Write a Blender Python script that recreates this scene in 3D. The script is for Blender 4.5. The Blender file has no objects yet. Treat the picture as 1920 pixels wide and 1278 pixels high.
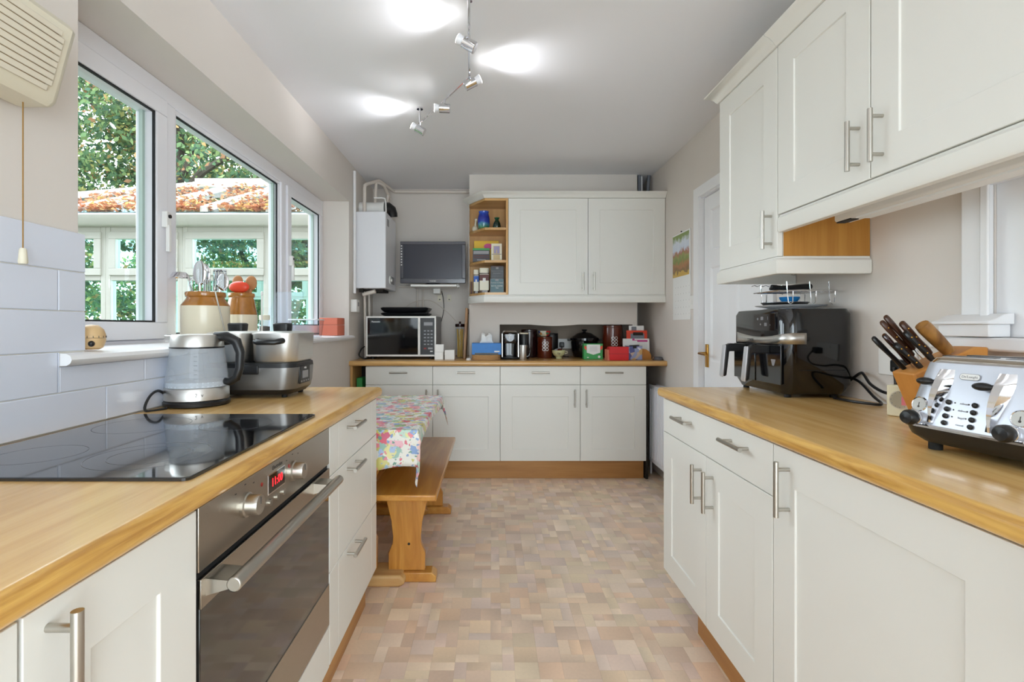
import bpy, bmesh, math, random
from mathutils import Vector, Matrix
random.seed(7)
R = math.radians
sc = bpy.context.scene
col = sc.collection

# ------------------------------------------------------------------ camera
cd = bpy.data.cameras.new('camera'); cam = bpy.data.objects.new('camera', cd); col.objects.link(cam)
cam.location = (0, 0, 1.148); cam.rotation_euler = (R(90), 0, 0)
cd.sensor_width = 36; cd.lens = 36*932/1920; cd.shift_x = 38/1920; cd.shift_y = -27/1920
cd.clip_start = .02; cd.clip_end = 200
sc.camera = cam

# ------------------------------------------------------------------ sky and exposure
w = bpy.data.worlds.new('sky'); sc.world = w; w.use_nodes = True
bg = w.node_tree.nodes['Background']
bg.inputs[0].default_value = (.835, .915, 1.0, 1); bg.inputs[1].default_value = 6.5
sc.view_settings.view_transform = 'Standard'; sc.view_settings.look = 'None'
sc.view_settings.gamma = 1; sc.view_settings.use_curve_mapping = False
sc.view_settings.exposure = 0.33
sc.cycles.use_denoising = True
try: sc.cycles.denoiser = 'OPENIMAGEDENOISE'
except Exception: pass
sc.cycles.max_bounces = 12; sc.cycles.diffuse_bounces = 7; sc.cycles.transparent_max_bounces = 24
sc.cycles.sample_clamp_indirect = 8
SPOT = 4.6                                   # watts per spotlight head
def portal(name, loc, rot, sx, sy):
    l = bpy.data.lights.new(name, 'AREA'); l.shape = 'RECTANGLE'; l.size = sx; l.size_y = sy
    l.cycles.is_portal = True
    o = bpy.data.objects.new(name, l); col.objects.link(o); o.location = loc; o.rotation_euler = rot
portal('window_portal', (-1.40, 2.475, 1.56), (0, R(-90), 0), 1.0, 2.4)     # faces +X
portal('rear_portal', (.15, -1.42, 1.08), (R(90), 0, 0), 2.2, 2.1)          # faces +Y

# ------------------------------------------------------------------ materials
def lin(c):
    o = []
    for v in c[:3]:
        v /= 255.
        o.append(v/12.92 if v <= .04045 else ((v+.055)/1.055)**2.4)
    return (o[0], o[1], o[2], 1)
def nm(name):
    m = bpy.data.materials.new(name); m.use_nodes = True
    nt = m.node_tree; b = nt.nodes['Principled BSDF']
    return m, nt, b
def mat(name, c, rough=.5, metal=0, coat=0, bump=0, bscale=200, var=0, vscale=6, emit=0, spec=.5, aniso=None, trans=0):
    m, nt, b = nm(name)
    b.inputs['Base Color'].default_value = lin(c); b.inputs['Roughness'].default_value = rough
    b.inputs['Metallic'].default_value = metal; b.inputs['Coat Weight'].default_value = coat
    b.inputs['Coat Roughness'].default_value = .08; b.inputs['Specular IOR Level'].default_value = spec
    b.inputs['Transmission Weight'].default_value = trans
    if emit:
        b.inputs['Emission Color'].default_value = lin(c); b.inputs['Emission Strength'].default_value = emit
    if bump or var or aniso:
        tc = nt.nodes.new('ShaderNodeTexCoord')
        if var:
            n = nt.nodes.new('ShaderNodeTexNoise'); n.inputs['Scale'].default_value = vscale; n.inputs['Detail'].default_value = 4
            nt.links.new(tc.outputs['Object'], n.inputs['Vector'])
            mx = nt.nodes.new('ShaderNodeMixRGB'); mx.blend_type = 'MULTIPLY'
            r = nt.nodes.new('ShaderNodeValToRGB'); r.color_ramp.elements[0].color = (1-var,)*3+(1,); r.color_ramp.elements[1].color = (1+var*.5,)*3+(1,)
            r.color_ramp.elements[0].position = .3; r.color_ramp.elements[1].position = .7
            nt.links.new(n.outputs['Fac'], r.inputs['Fac'])
            mx.inputs['Fac'].default_value = 1; mx.inputs['Color1'].default_value = lin(c)
            nt.links.new(r.outputs['Color'], mx.inputs['Color2']); nt.links.new(mx.outputs['Color'], b.inputs['Base Color'])
        if bump:
            n = nt.nodes.new('ShaderNodeTexNoise'); n.inputs['Scale'].default_value = bscale; n.inputs['Detail'].default_value = 3
            nt.links.new(tc.outputs['Object'], n.inputs['Vector'])
            bp = nt.nodes.new('ShaderNodeBump'); bp.inputs['Strength'].default_value = bump; bp.inputs['Distance'].default_value = .002
            nt.links.new(n.outputs['Fac'], bp.inputs['Height']); nt.links.new(bp.outputs['Normal'], b.inputs['Normal'])
        if aniso:   # brushed streaks along one axis
            mp = nt.nodes.new('ShaderNodeMapping'); mp.inputs['Scale'].default_value = aniso
            nt.links.new(tc.outputs['Object'], mp.inputs['Vector'])
            n = nt.nodes.new('ShaderNodeTexNoise'); n.inputs['Scale'].default_value = 1; n.inputs['Detail'].default_value = 5
            nt.links.new(mp.outputs['Vector'], n.inputs['Vector'])
            r = nt.nodes.new('ShaderNodeMapRange'); r.inputs['To Min'].default_value = rough*.75; r.inputs['To Max'].default_value = rough*1.3
            nt.links.new(n.outputs['Fac'], r.inputs['Value']); nt.links.new(r.outputs['Result'], b.inputs['Roughness'])
    return m
def wood(name, c1, c2, scale, rough=.4, coat=0, rings=0, dark=None):
    m, nt, b = nm(name)
    tc = nt.nodes.new('ShaderNodeTexCoord'); mp = nt.nodes.new('ShaderNodeMapping'); mp.inputs['Scale'].default_value = scale
    nt.links.new(tc.outputs['Object'], mp.inputs['Vector'])
    n = nt.nodes.new('ShaderNodeTexNoise'); n.inputs['Scale'].default_value = 1; n.inputs['Detail'].default_value = 6; n.inputs['Roughness'].default_value = .6
    n.inputs['Distortion'].default_value = rings
    nt.links.new(mp.outputs['Vector'], n.inputs['Vector'])
    r = nt.nodes.new('ShaderNodeValToRGB'); e = r.color_ramp.elements
    e[0].position = .32; e[0].color = lin(c1); e[1].position = .68; e[1].color = lin(c2)
    if dark:
        d = e.new(.5); d.color = lin(dark)
    nt.links.new(n.outputs['Fac'], r.inputs['Fac']); nt.links.new(r.outputs['Color'], b.inputs['Base Color'])
    b.inputs['Roughness'].default_value = rough; b.inputs['Coat Weight'].default_value = coat; b.inputs['Coat Roughness'].default_value = .12
    bp = nt.nodes.new('ShaderNodeBump'); bp.inputs['Strength'].default_value = .08; bp.inputs['Distance'].default_value = .001
    nt.links.new(n.outputs['Fac'], bp.inputs['Height']); nt.links.new(bp.outputs['Normal'], b.inputs['Normal'])
    return m
def pane_mat(name, tint, haze=0):
    m = bpy.data.materials.new(name); m.use_nodes = True; nt = m.node_tree; nt.nodes.clear()
    out = nt.nodes.new('ShaderNodeOutputMaterial'); t = nt.nodes.new('ShaderNodeBsdfTransparent'); g = nt.nodes.new('ShaderNodeBsdfGlossy')
    t.inputs[0].default_value = (*tint, 1); g.inputs['Roughness'].default_value = .02
    f = nt.nodes.new('ShaderNodeFresnel'); f.inputs['IOR'].default_value = 1.33
    ge = nt.nodes.new('ShaderNodeNewGeometry'); iv = nt.nodes.new('ShaderNodeMath'); iv.operation = 'SUBTRACT'; iv.inputs[0].default_value = 1; nt.links.new(ge.outputs['Backfacing'], iv.inputs[1])
    mu = nt.nodes.new('ShaderNodeMath'); mu.operation = 'MULTIPLY'; nt.links.new(f.outputs[0], mu.inputs[0]); nt.links.new(iv.outputs[0], mu.inputs[1])
    mx = nt.nodes.new('ShaderNodeMixShader'); nt.links.new(mu.outputs[0], mx.inputs[0]); nt.links.new(t.outputs[0], mx.inputs[1]); nt.links.new(g.outputs[0], mx.inputs[2])
    if haze:                     # limescale film: part of the surface scatters
        d = nt.nodes.new('ShaderNodeBsdfDiffuse'); d.inputs[0].default_value = (.85, .88, .92, 1); m2 = nt.nodes.new('ShaderNodeMixShader'); m2.inputs[0].default_value = haze
        nt.links.new(mx.outputs[0], m2.inputs[1]); nt.links.new(d.outputs[0], m2.inputs[2]); mx = m2
    nt.links.new(mx.outputs[0], out.inputs[0]); return m
def attr_mat(name, rough=.5, mottled=.06, mscale=60, coat=0):
    m, nt, b = nm(name)
    a = nt.nodes.new('ShaderNodeAttribute'); a.attribute_name = 'col'
    tc = nt.nodes.new('ShaderNodeTexCoord'); n = nt.nodes.new('ShaderNodeTexNoise'); n.inputs['Scale'].default_value = mscale; n.inputs['Detail'].default_value = 4
    nt.links.new(tc.outputs['Object'], n.inputs['Vector'])
    r = nt.nodes.new('ShaderNodeValToRGB'); r.color_ramp.elements[0].color = (1-mottled,)*3+(1,); r.color_ramp.elements[1].color = (1+mottled,)*3+(1,)
    nt.links.new(n.outputs['Fac'], r.inputs['Fac'])
    mx = nt.nodes.new('ShaderNodeMixRGB'); mx.blend_type = 'MULTIPLY'; mx.inputs['Fac'].default_value = 1
    nt.links.new(a.outputs['Color'], mx.inputs['Color1']); nt.links.new(r.outputs['Color'], mx.inputs['Color2'])
    nt.links.new(mx.outputs['Color'], b.inputs['Base Color']); b.inputs['Roughness'].default_value = rough; b.inputs['Coat Weight'].default_value = coat
    return m
def leaf_mat(name, cols, transl=.45):
    m = bpy.data.materials.new(name); m.use_nodes = True; nt = m.node_tree; nt.nodes.clear()
    out = nt.nodes.new('ShaderNodeOutputMaterial'); g = nt.nodes.new('ShaderNodeNewGeometry'); r = nt.nodes.new('ShaderNodeValToRGB')
    r.color_ramp.interpolation = 'CONSTANT'
    while len(r.color_ramp.elements) < len(cols): r.color_ramp.elements.new(.5)
    for i, (p, c) in enumerate(cols): r.color_ramp.elements[i].position = p; r.color_ramp.elements[i].color = lin(c)
    nt.links.new(g.outputs['Random Per Island'], r.inputs['Fac'])
    d = nt.nodes.new('ShaderNodeBsdfDiffuse'); t = nt.nodes.new('ShaderNodeBsdfTranslucent'); mx = nt.nodes.new('ShaderNodeMixShader'); mx.inputs[0].default_value = transl
    nt.links.new(r.outputs['Color'], d.inputs[0]); nt.links.new(r.outputs['Color'], t.inputs[0])
    nt.links.new(d.outputs[0], mx.inputs[1]); nt.links.new(t.outputs[0], mx.inputs[2]); nt.links.new(mx.outputs[0], out.inputs[0])
    return m

M = {}
M['wall'] = mat('wall_paint', (222, 215, 208), .75, bump=.06, bscale=260, var=.02, vscale=3)
M['ceil'] = mat('ceiling_paint', (232, 232, 235), .85, bump=.05, bscale=180)
M['cream'] = mat('cream_satin', (228, 227, 221), .38, var=.01, vscale=2)
M['white'] = mat('white_gloss', (240, 240, 242), .3)
M['upvc'] = mat('upvc_white', (238, 238, 244), .28)
M['tile'] = mat('glazed_white_tile', (222, 227, 240), .16, coat=.3, bump=.03, bscale=40)
M['grout'] = mat('grout', (222, 218, 208), .8)
M['oakY'] = wood('oak_laminate_along_y', (200, 156, 94), (226, 188, 126), (26, 1.6, 26), .27, .35, dark=(215, 174, 110))
M['oakX'] = wood('oak_laminate_along_x', (184, 136, 76), (214, 170, 108), (1.6, 26, 26), .3, .3, dark=(200, 154, 92))
M['oakE'] = wood('oak_edge', (180, 130, 58), (224, 180, 98), (40, 5, 70), .32, .3, rings=.8, dark=(206, 158, 80))
M['plinth'] = wood('oak_plinth', (158, 108, 56), (186, 136, 76), (1.4, 20, 20), .45, .1)
M['plinthY'] = wood('oak_plinth_y', (164, 112, 58), (192, 140, 78), (20, 1.4, 20), .45, .1)
M['oakshelf'] = wood('oak_shelf', (190, 142, 82), (214, 170, 108), (12, 12, 1.2), .45)
M['oakside'] = wood('oak_side_panel', (168, 112, 40), (192, 138, 60), (30, 30, 1.5), .5)
M['pine'] = wood('varnished_pine', (172, 112, 40), (206, 150, 70), (14, 1.1, 14), .3, .45, rings=.6, dark=(190, 130, 52))
M['pineZ'] = wood('varnished_pine_upright', (172, 110, 38), (214, 156, 72), (16, 16, 2.2), .32, .4, rings=1.2, dark=(194, 132, 54))
M['paleWood'] = wood('worn_pine_foot', (176, 120, 60), (206, 168, 112), (1.5, 14, 14), .55)
M['steel'] = mat('brushed_steel', (206, 204, 200), .36, 1, aniso=(3, 3, 220))
M['steelH'] = mat('satin_nickel', (190, 186, 178), .3, 1)
M['ovensteel'] = mat('oven_steel', (176, 168, 156), .3, 1, aniso=(220, 3, 220))
M['chrome'] = mat('chrome', (225, 225, 228), .07, 1)
M['toaststeel'] = mat('satin_toaster_shell', (200, 204, 214), .36, .55)
M['kettleglass'] = pane_mat('hazy_kettle_glass', (.93, .95, .97), haze=.22)
M['black'] = mat('black_plastic', (22, 22, 24), .35)
M['blackgloss'] = mat('black_gloss', (10, 10, 13), .06, coat=.4)
M['glassblack'] = mat('black_ceramic_glass', (9, 10, 15), .035, coat=.6)
M['ovenglass'] = mat('dark_oven_glass', (34, 32, 30), .04, coat=.7)
M['rubber'] = mat('rubber', (18, 18, 18), .7)
M['gasket'] = mat('window_gasket', (20, 22, 26), .6)
M['darkgap'] = mat('dark_recess', (40, 34, 28), .8)
M['whitePl'] = mat('white_plastic', (236, 235, 232), .4)
M['creamPl'] = mat('aged_cream_plastic', (222, 215, 194), .42)
M['slat'] = mat('aged_cream_slat', (220, 212, 194), .5)
M['amber'] = mat('tobacco_groove', (150, 112, 52), .7)
M['pane'] = pane_mat('window_glass', (.97, .99, .98))
M['panegreen'] = pane_mat('tinted_conservatory_glass', (.72, .90, .86))
M['roofglass'] = pane_mat('roof_glass', (.62, .70, .74))
M['acrylic'] = pane_mat('clear_acrylic', (.90, .93, .96))
M['brass'] = mat('brass', (196, 150, 72), .25, 1)
M['white2'] = mat('paper_white', (238, 238, 236), .7)
M['red'] = mat('red_card', (206, 22, 26), .4)
M['blue'] = mat('tissue_blue', (52, 128, 206), .5, var=.08, vscale=30)
M['green'] = mat('green_card', (60, 158, 82), .5)
M['brownjar'] = mat('brown_glaze', (92, 34, 16), .2, coat=.4)
M['darkjar'] = mat('dark_maroon_glaze', (40, 16, 16), .2, coat=.4)
M['stoneware'] = mat('stoneware_cream', (222, 212, 188), .28, coat=.3)
M['stoneamber'] = mat('stoneware_amber', (166, 108, 40), .18, coat=.5, var=.18, vscale=30)
M['terracotta'] = mat('terracotta_paint', (206, 112, 88), .6)
M['orange'] = mat('orange_plastic', (226, 70, 40), .35)
M['spoonwood'] = mat('spoon_wood', (172, 120, 72), .55)
M['cork'] = mat('cork', (190, 146, 98), .85, bump=.3, bscale=300, var=.12, vscale=80)
M['eggwood'] = mat('turned_beech', (214, 180, 132), .4)
M['limescale'] = mat('frosty_water', (214, 222, 230), .35, var=.1, vscale=60)
M['screen'] = mat('tv_screen', (50, 52, 64), .22)
M['bezel'] = mat('tv_bezel', (84, 84, 92), .18, coat=.5)
M['led'] = mat('red_led', (255, 30, 40), .4, emit=2.2)
M['redlamp'] = mat('red_pilot_lamp', (150, 24, 24), .3)
M['ringmark'] = mat('hob_ring_mark', (92, 94, 102), .3)
M['bulb'] = mat('led_bulb_face', (255, 255, 255), .4, emit=30)
M['bulbbody'] = mat('led_bulb_body', (238, 238, 242), .35)
M['blockwood'] = wood('knife_block_wood', (190, 124, 52), (214, 150, 76), (14, 14, 2), .45)
M['handlewood'] = mat('rosewood', (70, 40, 24), .35, var=.25, vscale=40)
M['handlepale'] = wood('olive_wood', (110, 70, 30), (176, 126, 64), (40, 40, 6), .4)
M['spag'] = mat('spaghetti', (218, 178, 92), .6)
M['bluebowl'] = mat('blue_silicone', (30, 120, 186), .4)
M['text_dark'] = mat('print_dark', (70, 66, 62), .6)
M['text_white'] = mat('print_white', (232, 232, 230), .6)
M['text_grey'] = mat('print_grey', (150, 150, 154), .5)
M['glass'] = mat('clear_glass', (255, 255, 255), .02, trans=1); M['glass'].node_tree.nodes['Principled BSDF'].inputs['IOR'].default_value = 1.12
M['radiator'] = mat('radiator_enamel', (238, 240, 246), .3)
M['pipe'] = mat('painted_pipe', (222, 212, 202), .5)
M['greypipe'] = mat('grey_pipe', (120, 124, 134), .45)
M['boiler'] = mat('boiler_enamel', (232, 233, 238), .35)
M['grass'] = mat('lawn', (72, 86, 54), .9, var=.3, vscale=3)
M['bark'] = mat('bark', (82, 74, 66), .9, bump=.6, bscale=20, var=.3, vscale=6)
M['leaf'] = leaf_mat('oak_leaves', [(0, (96, 126, 94)), (.3, (118, 146, 104)), (.5, (88, 116, 98)), (.66, (142, 164, 112)), (.84, (178, 174, 112)), (.92, (196, 160, 112)), (.96, (184, 138, 108))])
M['leaf2'] = leaf_mat('autumn_leaves', [(0, (124, 150, 104)), (.3, (168, 176, 116)), (.5, (104, 136, 104)), (.74, (206, 180, 116)), (.9, (210, 158, 108))])
M['fallen'] = leaf_mat('fallen_leaves', [(0, (200, 140, 104)), (.3, (220, 172, 136)), (.55, (176, 118, 92)), (.75, (224, 192, 126)), (.9, (164, 122, 104))], .15)
M['vinyl'] = attr_mat('vinyl_print', .36, .07, 90, .1)
M['subfloor'] = mat('vinyl_joint', (196, 174, 154), .6)
M['spacer'] = mat('glazing_spacer', (186, 202, 196), .5)
M['recess'] = mat('recess_back_tone', (158, 144, 130), .8)  # recess back, darker than the walls around it
M['brick'] = mat('outer_render', (152, 150, 148), .9, var=.15, vscale=4)
M['consframe'] = mat('aged_upvc', (206, 203, 194), .4)

# ------------------------------------------------------------------ mesh building
class MB:
    def __init__(s): s.v = []; s.f = []; s.m = []; s.s = []
    def add(s, vs, fs, mi=0, sm=False):
        o = len(s.v); s.v += [tuple(v) for v in vs]
        for f in fs: s.f.append([i+o for i in f]); s.m.append(mi); s.s.append(sm)
        return s
    def box(s, x0, x1, y0, y1, z0, z1, mi=0):
        v = [(x0,y0,z0),(x1,y0,z0),(x1,y1,z0),(x0,y1,z0),(x0,y0,z1),(x1,y0,z1),(x1,y1,z1),(x0,y1,z1)]
        return s.add(v, [(3,2,1,0),(4,5,6,7),(0,1,5,4),(1,2,6,5),(2,3,7,6),(3,0,4,7)], mi)
    def prism(s, pts, a, b, axis='z', mi=0, sm=False):
        def mk(p, t):
            return {'z': (p[0], p[1], t), 'y': (p[0], t, p[1]), 'x': (t, p[0], p[1])}[axis]
        n = len(pts); v = [mk(p, a) for p in pts] + [mk(p, b) for p in pts]
        f = [(i, (i+1) % n, (i+1) % n+n, i+n) for i in range(n)]
        s.add(v, f, mi, sm); o = len(s.v)-2*n
        s.f += [[o+i for i in reversed(range(n))], [o+n+i for i in range(n)]]; s.m += [mi, mi]; s.s += [False, False]
        return s
    def cyl(s, p0, p1, r0, r1=None, n=16, mi=0, caps=True, sm=True):
        r1 = r0 if r1 is None else r1
        p0 = Vector(p0); p1 = Vector(p1); d = (p1-p0).normalized()
        a = d.orthogonal().normalized(); b = d.cross(a)
        v = []
        for p, r in ((p0, r0), (p1, r1)):
            for i in range(n):
                t = 2*math.pi*i/n; v.append(p+(a*math.cos(t)+b*math.sin(t))*r)
        o = len(s.v)
        s.add(v, [(i, (i+1) % n, (i+1) % n+n, i+n) for i in range(n)], mi, sm)
        if caps:
            s.f += [[o+i for i in reversed(range(n))], [o+n+i for i in range(n)]]; s.m += [mi, mi]; s.s += [False, False]
        return s
    def lathe(s, prof, c=(0, 0, 0), n=28, mi=0, sm=True, axis='z'):
        o = len(s.v); v = []
        for r, z in prof:
            for i in range(n):
                t = 2*math.pi*i/n; x, y = r*math.cos(t), r*math.sin(t)
                if axis == 'z': v.append((c[0]+x, c[1]+y, c[2]+z))
                elif axis == 'x': v.append((c[0]+z, c[1]+x, c[2]+y))
                else: v.append((c[0]+x, c[1]+z, c[2]+y))
        f = []
        for k in range(len(prof)-1):
            for i in range(n):
                j = (i+1) % n; f.append((k*n+i, k*n+j, (k+1)*n+j, (k+1)*n+i))
        s.add(v, f, mi, sm)
        if prof[0][0] > 1e-5: s.f.append([o+i for i in reversed(range(n))]); s.m.append(mi); s.s.append(False)
        if prof[-1][0] > 1e-5: s.f.append([o+(len(prof)-1)*n+i for i in range(n)]); s.m.append(mi); s.s.append(False)
        return s
    def tube(s, pts, r, n=8, mi=0, flat=1.0):
        pts = [Vector(p) for p in pts]; v = []; prev = None
        for k, p in enumerate(pts):
            d = (pts[min(k+1, len(pts)-1)]-pts[max(k-1, 0)]).normalized()
            if prev is None: a = d.orthogonal().normalized()
            else:
                a = prev-d*prev.dot(d); a = a.normalized() if a.length > 1e-6 else d.orthogonal().normalized()
            prev = a; b = d.cross(a); rr = r[k] if isinstance(r, (list, tuple)) else r
            for i in range(n):
                t = 2*math.pi*i/n; v.append(p+a*math.cos(t)*rr+b*math.sin(t)*rr*flat)
        o = len(s.v); f = []
        for k in range(len(pts)-1):
            for i in range(n):
                j = (i+1) % n; f.append((k*n+i, k*n+j, (k+1)*n+j, (k+1)*n+i))
        s.add(v, f, mi, True)
        s.f += [[o+i for i in reversed(range(n))], [o+(len(pts)-1)*n+i for i in range(n)]]; s.m += [mi, mi]; s.s += [False, False]
        return s
    def cable(s, pts, r, n=8):
        P = [Vector(p) for p in pts]; out = []
        for k in range(len(P)-1):
            a, b, c, d = P[max(k-1, 0)], P[k], P[k+1], P[min(k+2, len(P)-1)]
            for i in range(6):
                t = i/6; out.append(.5*((2*b)+(c-a)*t+(2*a-5*b+4*c-d)*t*t+(3*b-a-3*c+d)*t**3))
        return s.tube(out+[P[-1]], r, n)
    def loft(s, secs, n=5, mi=0, sm=True):
        """secs: (z, x0, x1, y0, y1, radius) rounded rectangles stacked in z"""
        rows = []
        for z, x0, x1, y0, y1, r in secs:
            row = []
            for cx, cy, a0 in ((x1-r, y1-r, 0), (x0+r, y1-r, 90), (x0+r, y0+r, 180), (x1-r, y0+r, 270)):
                for i in range(n):
                    t = R(a0+90*i/(n-1)); row.append((cx+r*math.cos(t), cy+r*math.sin(t), z))
            rows.append(row)
        o = len(s.v); k = len(rows[0]); v = [p for row in rows for p in row]; f = []
        for a in range(len(rows)-1):
            for i in range(k):
                j = (i+1) % k; f.append((a*k+i, a*k+j, (a+1)*k+j, (a+1)*k+i))
        s.add(v, f, mi, sm)
        s.f += [[o+i for i in reversed(range(k))], [o+(len(rows)-1)*k+i for i in range(k)]]; s.m += [mi, mi]; s.s += [False, False]
        return s
    def sphere(s, c, r, n=14, m=8, sx=1, sy=1, sz=1, mi=0):
        prof = [(max(1e-6, math.sin(math.pi*k/m)), -math.cos(math.pi*k/m)) for k in range(m+1)]
        o = len(s.v); s.lathe([(a*r, b*r) for a, b in prof], (0, 0, 0), n, mi)
        s.v[o:] = [(c[0]+x*sx, c[1]+y*sy, c[2]+z*sz) for x, y, z in s.v[o:]]
        return s
    def mesh(s, name, mats):
        me = bpy.data.meshes.new(name); me.from_pydata(s.v, [], s.f)
        for m in (mats if isinstance(mats, (list, tuple)) else [mats]): me.materials.append(M[m] if isinstance(m, str) else m)
        me.polygons.foreach_set('material_index', s.m); me.polygons.foreach_set('use_smooth', s.s); me.update(); me.set_sharp_from_angle(angle=R(38))
        return me
    def build(s, name, mats, parent=None, bevel=0, seg=2, fix=True):
        me = s.mesh(name, mats)
        if fix:
            bm = bmesh.new(); bm.from_mesh(me); bmesh.ops.recalc_face_normals(bm, faces=bm.faces); bm.to_mesh(me); bm.free()
        o = bpy.data.objects.new(name, me); col.objects.link(o); o.parent = parent
        if bevel:
            b = o.modifiers.new('edge', 'BEVEL'); b.width = bevel; b.segments = seg; b.limit_method = 'ANGLE'; b.angle_limit = R(40)
        return o
def link(name, me, parent=None, loc=(0, 0, 0), rot=(0, 0, 0)):
    o = bpy.data.objects.new(name, me); col.objects.link(o); o.parent = parent; o.location = loc; o.rotation_euler = rot
    return o
def tag(o, label, cat, group=None):
    o['label'] = label; o['category'] = cat
    if group: o['group'] = group
    return o
def thing(name, label, cat, loc=(0, 0, 0), rz=0, group=None):
    o = bpy.data.objects.new(name, None); col.objects.link(o); o.location = loc; o.rotation_euler = (0, 0, R(rz)); o.empty_display_size = .05
    return tag(o, label, cat, group)
def struct(o): o['kind'] = 'structure'; return o
def box(*a): return MB().box(*a)
def text(name, s, size, loc, rot, m, parent, align='CENTER', sx=1, depth=.0002):
    cu = bpy.data.curves.new(name, 'FONT'); cu.body = s; cu.size = size; cu.align_x = align; cu.align_y = 'CENTER'; cu.extrude = depth; cu.resolution_u = 3
    t = bpy.data.objects.new(name, cu); col.objects.link(t)
    dg = bpy.context.evaluated_depsgraph_get(); me = bpy.data.meshes.new_from_object(t.evaluated_get(dg))
    bpy.data.objects.remove(t); me.materials.clear(); me.materials.append(M[m])
    o = link(name, me, parent, loc, [R(a) for a in rot]); o.scale = (sx, 1, 1)
    return o
FRONT = (90, 0, 0)     # lettering that faces a thing's own front (local -Y)
def copy_tree(o, parent=None):
    c = o.copy(); col.objects.link(c); c.parent = parent
    for ch in list(o.children): copy_tree(ch, c)
    return c

# ================================================================== the room
XL, XR, YB, YC, YR, ZC = -1.057, 1.30, 4.42, 4.00, -1.25, 2.37     # left, right, alcove back, chimney face, rear, ceiling
ZT = .893                                                          # worktop height
floor = struct(box(-1.36, 1.5, -1.4, 4.62, -.1, -.0012).build('floor', 'subfloor'))
struct(box(-1.36, 1.5, -1.4, 4.62, ZC, ZC+.1).build('ceiling', 'ceil'))
wl = MB()
wl.box(-1.36, XL, -1.4, 4.62, -.1, 1.05).box(-1.36, XL, -1.4, 4.62, 2.075, ZC+.02)
wl.box(-1.36, XL, -1.4, 1.27, 1.05, 2.075).box(-1.36, XL, 3.68, 4.62, 1.05, 2.075)
wall_left = struct(wl.build('wall_left', 'wall'))
DY0, DY1, DZ = 2.335, 3.10, 1.955                                   # door opening in the right wall
HY0, HY1, HZ0, HZ1 = .42, 1.285, 1.12, 1.525                        # hatch opening
wr = MB()
wr.box(XR, 1.5, DY1, 4.62, -.1, ZC+.02).box(XR, 1.5, DY0, DY1, DZ, ZC+.02)
wr.box(XR, 1.5, HY1, DY0, -.1, ZC+.02).box(XR, 1.5, HY0, HY1, -.1, HZ0).box(XR, 1.5, HY0, HY1, HZ1, ZC+.02).box(XR, 1.5, -1.4, HY0, -.1, ZC+.02)
wall_right = struct(wr.build('wall_right', 'wall'))
wall_back = struct(box(-1.36, 1.5, YB, 4.62, -.1, ZC+.02).build('wall_back', 'wall'))
cb = MB()                                                           # chimney breast with the low recess
cb.box(-.18, .064, YC, YB, 0, ZC).box(1.133, 1.17, YC, YB, 0, ZC).box(.064, 1.133, YC, YB, 1.165, ZC).box(.064, 1.133, YC, YB, 0, .85)
cb.build('chimney_breast', 'wall', wall_back)
sag = [(.30+.4*i/12, 1.1651-.012*math.sin(math.pi*i/12)) for i in range(13)]
MB().prism(sag+[(.70, 1.18), (.30, 1.18)], YC-.002, YC+.02, 'y').build('plaster_edge', 'wall', wall_back)
wq = MB(); wq.box(-1.36, -.93, -1.4, YR, -.1, ZC+.02).box(1.22, 1.5, -1.4, YR, -.1, ZC+.02).box(-.93, 1.22, -1.4, YR, 2.12, ZC+.02)
wall_rear = struct(wq.build('wall_rear', 'wall'))
# unseen glazed doors, added behind the camera to let in more daylight
d2 = struct(thing('added_rear_doors', 'added unseen white framed glazed doors in the rear wall for daylight', 'door', (0, 0, 0)))
del d2['category']
fr = MB().box(-.93, -.86, -1.38, -1.30, 0, 2.12).box(1.15, 1.22, -1.38, -1.30, 0, 2.12).box(-.86, 1.15, -1.38, -1.30, 2.05, 2.12).box(-.86, 1.15, -1.38, -1.30, 0, .10).box(.10, .19, -1.38, -1.30, .1, 2.05)
fr.build('frame', 'upvc', d2)
for a, b in ((-.86, .10), (.19, 1.15)): box(a, b, -1.35, -1.344, .1, 2.05).build('pane', 'pane', d2)

# ---------------- vinyl floor: an interlocking print of warm stone blocks
TILE = .0405
nx = int((1.30-XL)/TILE)+1; ny0 = int((YR)/TILE)-1; ny1 = int(YB/TILE)+1
used = set(); tiles = []
rnd = random.Random(3)
for j in range(ny0, ny1):
    for i in range(nx):
        if (i, j) in used: continue
        opts = [(2, 2)]*5+[(2, 1)]*3+[(1, 2)]*3+[(1, 1)]*2+[(3, 2)]
        rnd.shuffle(opts)
        for w_, h_ in opts+[(1, 1)]:
            cells = [(i+a, j+b) for a in range(w_) for b in range(h_)]
            if all(c not in used and c[0] < nx and c[1] < ny1 for c in cells):
                used.update(cells); tiles.append((i, j, w_, h_)); break
pal = [(234, 210, 185), (235, 209, 181), (231, 207, 191), (239, 217, 192), (225, 200, 178), (234, 203, 175), (229, 208, 193), (241, 220, 198), (224, 197, 175), (232, 212, 184)]
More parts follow.
